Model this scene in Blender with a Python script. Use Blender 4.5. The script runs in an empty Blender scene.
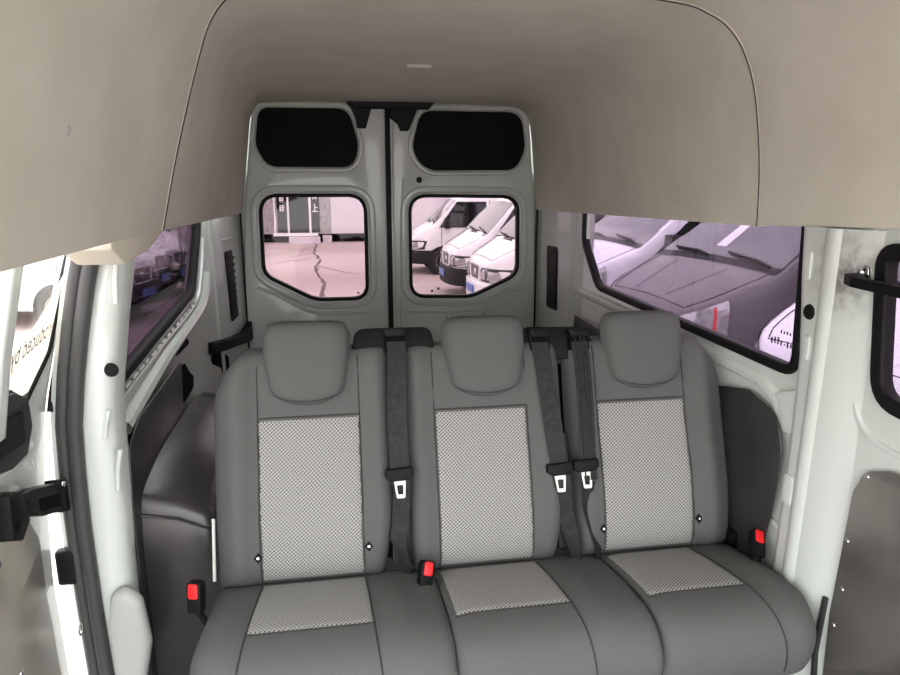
import bpy, bmesh, math, random
from mathutils import Vector, Matrix
R = math.radians
random.seed(7)
S = bpy.context.scene
COL = S.collection

# ------------------------------------------------------------------ camera, sky, light, exposure
cd = bpy.data.cameras.new('camera'); cam = bpy.data.objects.new('camera', cd); COL.objects.link(cam)
cam.location = (-.28, 0, 1.4); cam.rotation_euler = (R(90 - 12.4156), 0, R(-9.4347))
cd.sensor_width = 36; cd.lens = 26.8; cd.clip_start = .02; cd.clip_end = 300
S.camera = cam
w = bpy.data.worlds.new('overcast_sky'); S.world = w; w.use_nodes = True
nt = w.node_tree; nt.nodes.clear()
out = nt.nodes.new('ShaderNodeOutputWorld'); bg = nt.nodes.new('ShaderNodeBackground')
tc = nt.nodes.new('ShaderNodeTexCoord'); sx = nt.nodes.new('ShaderNodeSeparateXYZ')
rp = nt.nodes.new('ShaderNodeValToRGB')
rp.color_ramp.elements[0].position = .0; rp.color_ramp.elements[0].color = (.93, .93, .92, 1)
rp.color_ramp.elements[1].position = .8; rp.color_ramp.elements[1].color = (.97, 1.0, 1.02, 1)
nt.links.new(tc.outputs['Generated'], sx.inputs[0]); nt.links.new(sx.outputs['Z'], rp.inputs[0])
nt.links.new(rp.outputs[0], bg.inputs[0]); bg.inputs[1].default_value = 1.0
nt.links.new(bg.outputs[0], out.inputs[0])
S.view_settings.view_transform = 'Standard'; S.view_settings.look = 'None'
S.view_settings.gamma = 1; S.view_settings.use_curve_mapping = False
S.view_settings.exposure = 2.75
S.cycles.use_denoising = True
S.cycles.max_bounces = 10; S.cycles.diffuse_bounces = 6; S.cycles.transparent_max_bounces = 12

# ------------------------------------------------------------------ materials
def mat(name, col, rough=.5, metal=0, coat=0, spec=.5, emit=None):
    m = bpy.data.materials.new(name); m.use_nodes = True
    b = m.node_tree.nodes['Principled BSDF']
    b.inputs['Base Color'].default_value = (*col, 1); b.inputs['Roughness'].default_value = rough
    b.inputs['Metallic'].default_value = metal; b.inputs['Coat Weight'].default_value = coat
    b.inputs['Specular IOR Level'].default_value = spec
    return m
def N(m, t, **kw):
    n = m.node_tree.nodes.new(t)
    for k, v in kw.items(): setattr(n, k, v)
    return n
def L(m, a, b): m.node_tree.links.new(a, b)
def bsdf(m): return m.node_tree.nodes['Principled BSDF']
def noisy(m, c0, c1, scale=8, detail=4, bump=0, bscale=None, coord='Object', lo=.35, hi=.65, stretch=None):
    """mottle the base colour between c0 and c1 with a noise, and bump it"""
    t = N(m, 'ShaderNodeTexCoord'); n = N(m, 'ShaderNodeTexNoise')
    src = t.outputs[coord]
    if stretch:
        mp = N(m, 'ShaderNodeMapping'); mp.inputs['Scale'].default_value = stretch; L(m, src, mp.inputs[0]); src = mp.outputs[0]
    n.inputs['Scale'].default_value = scale; n.inputs['Detail'].default_value = detail
    L(m, src, n.inputs['Vector'])
    r = N(m, 'ShaderNodeValToRGB'); r.color_ramp.elements[0].position = lo; r.color_ramp.elements[1].position = hi
    r.color_ramp.elements[0].color = (*c0, 1); r.color_ramp.elements[1].color = (*c1, 1)
    L(m, n.outputs['Fac'], r.inputs[0]); L(m, r.outputs[0], bsdf(m).inputs['Base Color'])
    if bump:
        n2 = N(m, 'ShaderNodeTexNoise'); n2.inputs['Scale'].default_value = bscale or scale; n2.inputs['Detail'].default_value = 3
        L(m, src, n2.inputs['Vector'])
        b = N(m, 'ShaderNodeBump'); b.inputs['Strength'].default_value = bump; b.inputs['Distance'].default_value = .01
        L(m, n2.outputs['Fac'], b.inputs['Height']); L(m, b.outputs[0], bsdf(m).inputs['Normal'])
    return m
M = {}
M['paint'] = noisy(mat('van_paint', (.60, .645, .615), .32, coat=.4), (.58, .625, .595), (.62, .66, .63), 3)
M['paint_rear_dim'] = noisy(mat('dimmed_van_paint', (.44, .475, .44), .35, coat=.3), (.42, .455, .425), (.46, .49, .455), 4)  # the van paint darkened, painting in the weaker light at the rear
# right wall: same paint, with a greasy smudge round the grab handle's foot
m = mat('stained_paint', (.60, .645, .615), .32, coat=.4); M['paint_stain'] = m
t = N(m, 'ShaderNodeTexCoord'); mp = N(m, 'ShaderNodeMapping'); mp.inputs['Location'].default_value = (-.84, -1.33, -1.22)
vl = N(m, 'ShaderNodeVectorMath', operation='LENGTH'); nz = N(m, 'ShaderNodeTexNoise'); nz.inputs['Scale'].default_value = 38; nz.inputs['Detail'].default_value = 6
L(m, t.outputs['Object'], mp.inputs[0]); L(m, mp.outputs[0], vl.inputs[0]); L(m, t.outputs['Object'], nz.inputs['Vector'])
mr = N(m, 'ShaderNodeMapRange'); mr.inputs['From Min'].default_value = .02; mr.inputs['From Max'].default_value = .12; mr.inputs['To Min'].default_value = .95; mr.inputs['To Max'].default_value = 0
L(m, vl.outputs['Value'], mr.inputs[0])
mu = N(m, 'ShaderNodeMath', operation='MULTIPLY'); mu.use_clamp = True
ad = N(m, 'ShaderNodeMapRange'); ad.inputs['From Min'].default_value = .3; ad.inputs['From Max'].default_value = .65
L(m, nz.outputs['Fac'], ad.inputs[0]); L(m, ad.outputs[0], mu.inputs[0]); L(m, mr.outputs[0], mu.inputs[1])
mx = N(m, 'ShaderNodeMix', data_type='RGBA'); mx.inputs['A'].default_value = (.60, .645, .615, 1); mx.inputs['B'].default_value = (.16, .15, .14, 1)
L(m, mu.outputs[0], mx.inputs['Factor']); L(m, mx.outputs['Result'], bsdf(m).inputs['Base Color'])

M['liner'] = noisy(mat('headliner_felt', (.5, .45, .4), .85, spec=.2), (.585, .565, .49), (.64, .62, .545), 5, 6, .25, 9)
M['liner_trim'] = mat('cream_trim', (.66, .62, .52), .6)
M['vinyl'] = noisy(mat('dark_vinyl', (.03, .028, .029), .3), (.024, .022, .023), (.038, .035, .036), 5, 4, .5, 5)
M['floor'] = noisy(mat('floor_vinyl', (.1, .1, .1), .5), (.075, .073, .073), (.14, .14, .14), 5)
M['rubber'] = mat('black_rubber', (.006, .006, .0065), .55, spec=.18)
M['seal'] = mat('door_seal_rubber', (.045, .046, .046), .55)
M['plastic'] = mat('black_plastic', (.005, .005, .0055), .55, spec=.16)
M['plastic_soft'] = mat('charcoal_plastic', (.018, .0185, .02), .5, spec=.35)
M['hole'] = mat('dark_cavity', (.004, .004, .004), .9, spec=.1)
M['grey_trim'] = mat('grey_trim', (.42, .43, .42), .5)
M['red'] = mat('red_button', (.75, .015, .02), .35)
M['chrome'] = mat('chrome', (.8, .8, .8), .18, 1)
M['steel_white'] = mat('white_steel', (.75, .75, .73), .4)
M['metal_sheet'] = noisy(mat('bare_sheet_metal', (.5, .47, .45), .24, .9), (.38, .35, .33), (.82, .78, .74), 2.2, 5, .55, 2.2, stretch=(1, 1, .6))  # pale and dark blotches paint reflections and shading into the colour
M['metal_door'] = noisy(mat('bare_door_metal', (.55, .53, .49), .3, .8), (.52, .44, .33), (.66, .66, .65), 4.2, 5, .3, 5, stretch=(1, 1, .5))  # tan patches paint a yellowish reflection into the bare metal

def weave(name, c0, c1, scale, dots):
    """woven cloth: fine noise; dots adds the rows of pale slanted stitches"""
    m = mat(name, c0, .9, spec=.15); t = N(m, 'ShaderNodeTexCoord')
    n = N(m, 'ShaderNodeTexNoise'); n.inputs['Scale'].default_value = scale; n.inputs['Detail'].default_value = 2
    L(m, t.outputs['UV'], n.inputs['Vector'])
    r = N(m, 'ShaderNodeValToRGB'); r.color_ramp.elements[0].position = .3; r.color_ramp.elements[1].position = .7
    if not dots:
        r.color_ramp.elements[0].color = (*c0, 1); r.color_ramp.elements[1].color = (*c1, 1)
        L(m, n.outputs['Fac'], r.inputs[0]); fac = None; L(m, r.outputs[0], bsdf(m).inputs['Base Color'])
    else:
        mp = N(m, 'ShaderNodeMapping'); mp.inputs['Rotation'].default_value = (0, 0, R(-40)); L(m, t.outputs['UV'], mp.inputs[0])
        w1 = N(m, 'ShaderNodeTexWave'); w1.bands_direction = 'Y'; w1.inputs['Scale'].default_value = dots; w1.inputs['Distortion'].default_value = .4
        w2 = N(m, 'ShaderNodeTexWave'); w2.bands_direction = 'X'; w2.inputs['Scale'].default_value = dots * .9; w2.inputs['Distortion'].default_value = .4
        L(m, mp.outputs[0], w1.inputs['Vector']); L(m, mp.outputs[0], w2.inputs['Vector'])
        a = N(m, 'ShaderNodeMath', operation='MULTIPLY_ADD'); L(m, w2.outputs['Fac'], a.inputs[0]); a.inputs[1].default_value = .7; L(m, w1.outputs['Fac'], a.inputs[2])
        b = N(m, 'ShaderNodeMath', operation='MULTIPLY_ADD'); L(m, n.outputs['Fac'], b.inputs[0]); b.inputs[1].default_value = .25; L(m, a.outputs[0], b.inputs[2])
        L(m, b.outputs[0], r.inputs[0]); r.color_ramp.elements[0].position = .5; r.color_ramp.elements[1].position = 1.15
        r.color_ramp.elements[0].color = (*c0, 1); r.color_ramp.elements[1].color = (*c1, 1)
        L(m, r.outputs[0], bsdf(m).inputs['Base Color'])
    bp = N(m, 'ShaderNodeBump'); bp.inputs['Strength'].default_value = .15; bp.inputs['Distance'].default_value = .002
    L(m, n.outputs['Fac'], bp.inputs['Height']); L(m, bp.outputs[0], bsdf(m).inputs['Normal'])
    return m
M['fabric'] = weave('seat_cloth', (.080, .083, .082), (.120, .124, .122), 700, 0)
M['insert'] = weave('seat_insert_cloth', (.075, .075, .073), (.35, .35, .34), 500, 47)
M['piping'] = mat('seam_thread', (.03, .03, .03), .8)
M['webbing'] = noisy(mat('belt_webbing', (.03, .03, .031), .6, spec=.15), (.022, .022, .023), (.032, .032, .033), 60)

def glass(name, tint, refl=.02):
    m = bpy.data.materials.new(name); m.use_nodes = True; n = m.node_tree; n.nodes.clear()
    o = n.nodes.new('ShaderNodeOutputMaterial'); tr = n.nodes.new('ShaderNodeBsdfTransparent'); gl = n.nodes.new('ShaderNodeBsdfGlossy')
    mx = n.nodes.new('ShaderNodeMixShader'); fc = n.nodes.new('ShaderNodeLayerWeight'); fc.inputs[0].default_value = .5
    pw = n.nodes.new('ShaderNodeMath'); pw.operation = 'POWER'; pw.inputs[1].default_value = 5; n.links.new(fc.outputs['Facing'], pw.inputs[0])
    lw = n.nodes.new('ShaderNodeMath'); lw.operation = 'MULTIPLY_ADD'; lw.inputs[1].default_value = .8; lw.inputs[2].default_value = refl; n.links.new(pw.outputs[0], lw.inputs[0])
    tr.inputs[0].default_value = (*tint, 1); gl.inputs['Roughness'].default_value = .03; gl.inputs[0].default_value = (1, 1, 1, 1)
    n.links.new(lw.outputs[0], mx.inputs[0]); n.links.new(tr.outputs[0], mx.inputs[1]); n.links.new(gl.outputs[0], mx.inputs[2])
    n.links.new(mx.outputs[0], o.inputs[0]); return m
M['glass_rear'] = glass('rose_tinted_glass', (.51, .455, .475))
M['glass_side'] = glass('violet_tinted_glass', (.47, .415, .47))
M['glass_left'] = glass('dark_violet_glass', (.24, .20, .24))
M['glass_door'] = glass('pale_tinted_glass', (.93, .91, .9))

# perforated black mesh for the upper door panels
m = mat('perforated_black', (.003, .003, .003), .7, spec=.15); M['perf'] = m
t = N(m, 'ShaderNodeTexCoord'); v = N(m, 'ShaderNodeTexVoronoi'); v.inputs['Scale'].default_value = 95; v.inputs['Randomness'].default_value = 0
L(m, t.outputs['Object'], v.inputs['Vector']); r = N(m, 'ShaderNodeValToRGB')
r.color_ramp.elements[0].position = .3; r.color_ramp.elements[0].color = (.0005, .0005, .0005, 1); r.color_ramp.elements[1].position = .42; r.color_ramp.elements[1].color = (.006, .006, .006, 1)
L(m, v.outputs['Distance'], r.inputs[0]); L(m, r.outputs[0], bsdf(m).inputs['Base Color'])

# ------------------------------------------------------------------ helpers
def link(o, parent=None):
    COL.objects.link(o)
    if parent is not None: o.parent = parent
    return o
def empty(name, loc=(0, 0, 0), rz=0, parent=None):
    o = bpy.data.objects.new(name, None); o.location = loc; o.rotation_euler = (0, 0, rz); o.empty_display_size = .1
    return link(o, parent)
def tag(o, label=None, cat=None, group=None, kind=None):
    if label: o['label'] = label
    if cat: o['category'] = cat
    if group: o['group'] = group
    if kind: o['kind'] = kind
    return o
def mesh(name, V, F, m, parent=None, smooth=True, uv=None, bevel=0, seg=2, angle=35, sub=0):
    me = bpy.data.meshes.new(name); me.from_pydata([tuple(v) for v in V], [], F); me.update()
    me.materials.append(m)
    if uv:
        l = me.uv_layers.new(name='UVMap')
        for p in me.polygons:
            for li in p.loop_indices: l.data[li].uv = uv[me.loops[li].vertex_index]
    bm = bmesh.new(); bm.from_mesh(me); bmesh.ops.recalc_face_normals(bm, faces=bm.faces)
    if bevel:
        ed = [e for e in bm.edges if len(e.link_faces) == 2 and e.calc_face_angle(0) > R(angle)]
        bmesh.ops.bevel(bm, geom=ed, offset=bevel, segments=seg, profile=.5, affect='EDGES', clamp_overlap=True)
    bm.to_mesh(me); bm.free()
    for p in me.polygons: p.use_smooth = smooth
    o = bpy.data.objects.new(name, me); link(o, parent)
    if smooth and (bevel or True):
        try: me.set_sharp_from_angle(angle=R(40))
        except Exception: pass
    if sub:
        s = o.modifiers.new('subsurf', 'SUBSURF'); s.levels = sub; s.render_levels = sub
    return o
class MB:
    """collects shapes for ONE mesh"""
    def __init__(s): s.V = []; s.F = []
    def add(s, V, F):
        n = len(s.V); s.V += [Vector(v) for v in V]; s.F += [tuple(i + n for i in f) for f in F]; return s
    def box(s, a, b):
        (x0, y0, z0), (x1, y1, z1) = a, b
        return s.add([(x0, y0, z0), (x1, y0, z0), (x1, y1, z0), (x0, y1, z0), (x0, y0, z1), (x1, y0, z1), (x1, y1, z1), (x0, y1, z1)],
                     [(0, 3, 2, 1), (4, 5, 6, 7), (0, 1, 5, 4), (1, 2, 6, 5), (2, 3, 7, 6), (3, 0, 4, 7)])
    def tube(s, P, r, n=8, cap=True):
        P = [Vector(p) for p in P]; rs = r if isinstance(r, (list, tuple)) else [r] * len(P)
        V = []; F = []; up = None
        for i, p in enumerate(P):
            d = (P[min(i + 1, len(P) - 1)] - P[max(i - 1, 0)]).normalized()
            if up is None: up = d.orthogonal().normalized()
            up = (up - d * up.dot(d)).normalized(); q = d.cross(up)
            for k in range(n):
                a = 2 * math.pi * k / n; V.append(p + (up * math.cos(a) + q * math.sin(a)) * rs[i])
        for i in range(len(P) - 1):
            for k in range(n): F.append((i * n + k, i * n + (k + 1) % n, (i + 1) * n + (k + 1) % n, (i + 1) * n + k))
        if cap: F += [tuple(range(n))[::-1], tuple((len(P) - 1) * n + k for k in range(n))]
        return s.add(V, F)
    def prism(s, poly, f, d0, d1):
        """poly of 2-D points; f(u, v, d) -> xyz; between depths d0 and d1"""
        n = len(poly)
        return s.add([f(u, v, d0) for u, v in poly] + [f(u, v, d1) for u, v in poly],
                     [tuple(range(n))[::-1], tuple(range(n, 2 * n))] + [(i, (i + 1) % n, n + (i + 1) % n, n + i) for i in range(n)])
    def lathe(s, prof, c, ax, n=24):
        """prof of (r, h) along axis ax from c"""
        ax = Vector(ax).normalized(); a = ax.orthogonal().normalized(); b = ax.cross(a); c = Vector(c); V = []; F = []
        for r_, h in prof:
            for k in range(n):
                t_ = 2 * math.pi * k / n; V.append(c + ax * h + (a * math.cos(t_) + b * math.sin(t_)) * max(r_, 1e-4))
        for i in range(len(prof) - 1):
            for k in range(n): F.append((i * n + k, i * n + (k + 1) % n, (i + 1) * n + (k + 1) % n, (i + 1) * n + k))
        return s.add(V, F)
    def build(s, name, m, parent=None, **kw): return mesh(name, s.V, s.F, m, parent, **kw)
def rounded(poly, rad, n=6):
    """polygon with each corner rounded; rad a number or one per corner"""
    P = [Vector((p[0], p[1])) for p in poly]; o = []; k = len(P)
    rad = rad if isinstance(rad, (list, tuple)) else [rad] * k
    for i in range(k):
        a, b, c = P[i - 1], P[i], P[(i + 1) % k]
        d1 = (a - b).normalized(); d2 = (c - b).normalized(); ang = d1.angle(d2)
        t_ = min(rad[i] / math.tan(ang / 2), (a - b).length * .49, (c - b).length * .49)
        p, q = b + d1 * t_, b + d2 * t_
        for j in range(n + 1):
            s_ = j / n; o.append(tuple(p * (1 - s_) ** 2 + b * 2 * s_ * (1 - s_) + q * s_ ** 2))
    return o
def offset_poly(poly, d):
    """grow a polygon outwards by d"""
    P = [Vector((p[0], p[1])) for p in poly]; k = len(P)
    area = sum(P[i - 1].x * P[i].y - P[i].x * P[i - 1].y for i in range(k)); sg = 1 if area > 0 else -1
    o = []
    for i in range(k):
        a, b, c = P[i - 1], P[i], P[(i + 1) % k]
        e1 = b - a; e2 = c - b
        n1 = Vector((e1.y, -e1.x)); n2 = Vector((e2.y, -e2.x)); nn = (n1.normalized() if n1.length > 1e-9 else n2.normalized()) + (n2.normalized() if n2.length > 1e-9 else n1.normalized())
        nn = nn.normalized() if nn.length > 1e-6 else n1.normalized()
        o.append(tuple(b + nn * d * sg))
    return o
def plate(name, outline, holes, f, d0, d1, m, parent=None, bevel=.004, cuts=None, smooth=True, res=None):
    """flat sheet with holes between depths d0 and d1, its edges rounded by bevel; f(u, v, d) -> xyz"""
    cu = bpy.data.curves.new('tmp', 'CURVE'); cu.dimensions = '2D'; cu.fill_mode = 'BOTH'
    th = abs(d1 - d0); be = min(bevel, th * .49)
    cu.extrude = th / 2 - be; cu.bevel_depth = be; cu.bevel_resolution = 2; cu.offset = -be
    for poly in [outline] + list(holes):
        sp = cu.splines.new('POLY'); sp.points.add(len(poly) - 1); sp.use_cyclic_u = True
        for q, p in zip(sp.points, poly): q.co = (p[0], p[1], 0, 1)
    o = bpy.data.objects.new('tmp', cu); COL.objects.link(o)
    dg = bpy.context.evaluated_depsgraph_get(); dg.update()
    me = bpy.data.meshes.new_from_object(o.evaluated_get(dg)); bpy.data.objects.remove(o); bpy.data.curves.remove(cu)
    bm = bmesh.new(); bm.from_mesh(me); bmesh.ops.remove_doubles(bm, verts=bm.verts, dist=1e-5)
    for c in cuts or []:
        bmesh.ops.bisect_plane(bm, geom=bm.verts[:] + bm.edges[:] + bm.faces[:], plane_co=c[0], plane_no=c[1])
    mid = (d0 + d1) / 2
    for v_ in bm.verts: v_.co = Vector(f(v_.co.x, v_.co.y, mid + v_.co.z))
    bmesh.ops.recalc_face_normals(bm, faces=bm.faces)
    bm.to_mesh(me); bm.free(); me.name = name; me.materials.clear(); me.materials.append(m)
    for p in me.polygons: p.use_smooth = smooth
    try: me.set_sharp_from_angle(angle=R(38))
    except Exception: pass
    return link(bpy.data.objects.new(name, me), parent)
def ring(name, poly, wid, f, d0, d1, m, parent=None, bevel=.004, **kw):
    return plate(name, offset_poly(poly, wid), [poly], f, d0, d1, m, parent, bevel, **kw)
def interp(tab, x):
    if x <= tab[0][0]: return tab[0][1]
    for (a, b), (c, d) in zip(tab, tab[1:]):
        if x <= c: return b + (d - b) * (x - a) / (c - a)
    return tab[-1][1]
def spline(P, n):
    """Catmull-Rom through points"""
    P = [Vector(p) for p in P]; o = []
    for i in range(len(P) - 1):
        a = P[max(i - 1, 0)]; b = P[i]; c = P[i + 1]; d = P[min(i + 2, len(P) - 1)]
        for j in range(n):
            t_ = j / n
            o.append(.5 * ((2 * b) + (c - a) * t_ + (2 * a - 5 * b + 4 * c - d) * t_ ** 2 + (3 * b - a - 3 * c + d) * t_ ** 3))
    o.append(P[-1]); return o
def copy_tree(o, parent=None):
    c = o.copy(); link(c, parent)
    for ch in [x for x in bpy.data.objects if x.parent == o]: copy_tree(ch, c)
    return c
def text_mesh(body, size):
    """letters as flat polygons lying in the xy plane"""
    cu = bpy.data.curves.new('tmp', 'FONT'); cu.body = body; cu.size = size; cu.extrude = 0
    o = bpy.data.objects.new('tmp', cu); COL.objects.link(o); dg = bpy.context.evaluated_depsgraph_get(); dg.update()
    me = bpy.data.meshes.new_from_object(o.evaluated_get(dg)); bpy.data.objects.remove(o); bpy.data.curves.remove(cu); return me

fR = lambda X: (lambda u, v, d: (X - d, u, v))          # right wall: (u, v) = (Y, Z), depth towards the cabin
fL = lambda X: (lambda u, v, d: (X + d, u, v))          # left wall
fD = lambda Y: (lambda u, v, d: (u, Y - d, v))          # rear doors: (u, v) = (X, Z), depth towards the cabin

# ------------------------------------------------------------------ floor, walls
o = MB().box((-.87, -.7, -.05), (.87, 3.62, 0)).build('floor', M['floor'], smooth=False); tag(o, kind='structure')

# right wall with two window openings
win1 = rounded([(3.0, 1.47), (3.0, 1.16), (2.80, .972), (1.455, .938), (1.48, 1.47)], [.05, .12, .14, .06, .05])
win2 = rounded([(1.255, 1.29), (1.215, .945), (.15, .945), (.15, 1.29)], [.05, .085, .1, .05])
wr = plate('wall_right', [(-.7, 0), (3.04, 0), (3.04, 1.5), (-.7, 1.5)], [win1, win2], fR(.85), -.035, 0, M['paint_stain'], bevel=.006)
tag(wr, kind='structure')
mb = MB()
def ridge(mb, pts, wid, dep, f):
    """a pressed bead along a 2-D path on a wall"""
    P = [Vector((p[0], p[1])) for p in pts]; V = []; F = []
    for i, p in enumerate(P):
        d = (P[min(i + 1, len(P) - 1)] - P[max(i - 1, 0)]).normalized(); q = Vector((-d.y, d.x))
        for k, (s_, h) in enumerate([(-1, -.004), (-.55, dep * .8), (0, dep), (.55, dep * .8), (1, -.004)]):
            V.append(f(p.x + q.x * wid * s_ / 2, p.y + q.y * wid * s_ / 2, h))
    for i in range(len(P) - 1):
        for k in range(4): F.append((i * 5 + k, i * 5 + k + 1, i * 5 + 6 + k, i * 5 + 5 + k))
    return mb.add(V, F)
fr = fR(.85)
yb = [(.02, 1.462), (.5, 1.444), (.82, 1.434), (1.02, 1.438), (1.2, 1.462), (1.316, 1.472)]
V = []; F = []; zz = [.02, .2, .4, .6, .75, .9, 1.0, 1.1, 1.2, 1.26, 1.316]
for z in zz:
    b = interp(yb, z); V += [(.852, b + .004, z), (.836, b + .003, z), (.826, b - .006, z), (.823, b - .02, z), (.824, 1.345, z), (.832, 1.30, z), (.846, 1.255, z), (.852, 1.24, z)]
for i in range(len(zz) - 1):
    for k in range(8): F.append((i * 8 + k, i * 8 + (k + 1) % 8, (i + 1) * 8 + (k + 1) % 8, (i + 1) * 8 + k))
F += [tuple(range(8))[::-1], tuple((len(zz) - 1) * 8 + k for k in range(8))]
mesh('pillar_face', V, F, M['paint_stain'], wr, angle=60)
fr0 = fr; fr = lambda u, v, d: (.85 - .026 - d, u, v)
r_ = MB()
ridge(r_, spline([(1.362, 1.316), (1.365, 1.0), (1.37, .75), (1.375, .55), (1.385, .3), (1.39, .05)], 6), .055, .008, fr)
r_.build('pressed_bead', M['paint'], wr)
fr = fr0
r_ = MB(); ridge(r_, spline([(1.275, 1.32), (1.285, 1.1), (1.27, .95), (1.22, .88), (1.1, .86), (.9, .86)], 6), .02, .007, fr); r_.build('pressed_bead', M['paint'], wr)
r_ = MB(); ridge(r_, spline([(1.53, .50), (1.49, .53), (1.44, .515), (1.415, .46), (1.41, .3), (1.41, .05)], 6), .022, .012, fr); r_.build('pressed_bead', M['paint'], wr)
r_ = MB(); ridge(r_, [(3.0, .93), (2.2, .915), (1.6, .895), (1.52, .86), (1.5, .8)], .05, .014, fr); r_.build('pressed_bead', M['paint'], wr)
for (y0, z0, y1, z1) in ((1.395, .62, 1.43, .70), (1.42, 1.19, 1.445, 1.26), (1.395, 1.0, 1.415, 1.06)):
    plate('pressed_panel', rounded([(y0, z0), (y1, z0), (y1, z1), (y0, z1)], .012), [], fr, .02, .032, M['paint'], wr, bevel=.003)
plate('pressed_panel', rounded([(1.445, .79), (1.52, .79), (1.53, .88), (1.40, .93)], .02), [], fr, -.002, .012, M['paint'], wr, bevel=.004)
MB().lathe([(0, .004), (.016, .004), (.019, 0), (.019, -.002)], (.823, 1.412, 1.116), (-1, 0, 0), 20).build('rubber_plug', M['rubber'], wr)
# window seals and panes on the right
def window(name, poly, f, gm, sw=.024, lab=None, pd=-.02):
    s_ = ring(name, offset_poly(poly, -sw), sw + .004, f, -.02, .012, M['rubber'], None, .006)
    tag(s_, kind='structure')
    plate('window_pane', offset_poly(poly, -sw + .006), [], f, pd, pd + .004, gm, s_, bevel=0)
    return s_
w1 = window('window_1', win1, fr, M['glass_side'])
# the maker's marks etched at the foot of the pane
mk = MB()
random.seed(3)
for k in range(8):
    y = 1.50 + k * .013; h = .008 + random.random() * .014
    mk.box((.862, y, .998 + random.random() * .006), (.8635, y + .0045, .998 + h))
for k in range(4): mk.box((.862, 1.52 + k * .012, 1.032), (.8635, 1.524 + k * .012, 1.036 + random.random() * .006))
mk.build('etched_marks', M['rubber'], w1, smooth=False)
w2 = window('window_2', win2, fr, M['glass_side'], .03)

# bare sheet-metal panel on the lower right wall
mp_ = plate('metal_kick_panel', rounded([(1.235, .08), (1.245, .42), (1.226, .74), (1.2, .80), (1.13, .83), (.2, .85), (.2, .08)], [.02, .02, .05, .05, .05, .05, .02]), [], fr, .004, .012, M['metal_sheet'], bevel=.002)
tag(mp_, 'bare sheet metal panel with painted reflections screwed to the lower right wall', 'panel')
for (y, z) in ((1.192, .79), (1.222, .62), (1.228, .40), (1.222, .25), (1.05, .805), (1.218, .5)):
    MB().lathe([(0, .003), (.005, .002), (.0065, 0)], (.838, y, z), (-1, 0, 0), 12).build('screw', M['chrome'], mp_)
# frayed rubber edge strip beside it
o = MB().tube([(.838, 1.262, .45), (.835, 1.268, .3), (.836, 1.258, .18), (.836, 1.262, .05)], .007, 8).build('edge_strip', M['plastic_soft'])
tag(o, 'thin dark rubber edging strip running down beside bare sheet metal panel', 'strip')

# left wall behind the sliding door
winL = rounded([(3.0, 1.47), (2.95, 1.24), (2.74, 1.0), (1.72, .905), (1.75, 1.47)], [.05, .12, .12, .05, .05])
fl = fL(-.85)
wl = plate('wall_left', [(1.64, 0), (3.04, 0), (3.04, 1.5), (1.64, 1.5)], [winL], fl, -.035, 0, M['paint_rear_dim'], bevel=.006)
tag(wl, kind='structure')
w3 = window('window_3', winL, fl, M['glass_left'], .026)
MB().box((-.868, 1.86, .93), (-.856, 1.885, 1.45)).build('window_divider', M['rubber'], w3, smooth=False)
r_ = MB(); ridge(r_, spline([(2.98, 1.05), (2.9, .97), (2.75, .925), (2.2, .87), (1.75, .80)], 8), .055, .03, fl); r_.build('pressed_bead', M['paint_rear_dim'], wl)
r_ = MB(); ridge(r_, spline([(3.0, 1.2), (2.93, 1.08), (2.76, .965), (2.2, .915), (1.74, .87)], 8), .014, .01, fl); r_.build('weld_flange', M['paint'], wl)
wf = MB(); random.seed(5)
for k in range(15):
    t_ = k / 14; y = 1.8 + .92 * t_; z = .888 + .072 * t_
    ridge(wf, [(y, z + .006), (y + .03 + .02 * random.random(), z + .012)], .008 + .006 * random.random(), .012, fl)
wf.build('spot_weld', M['paint'], wl)
# front part of the left wall, before the sliding door opening: only the floor sill and the header rail
o = MB().box((-.90, -.7, -.05), (-.82, 1.66, .10)).build('trim_1', M['paint'], smooth=False); tag(o, kind='structure')

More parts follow.
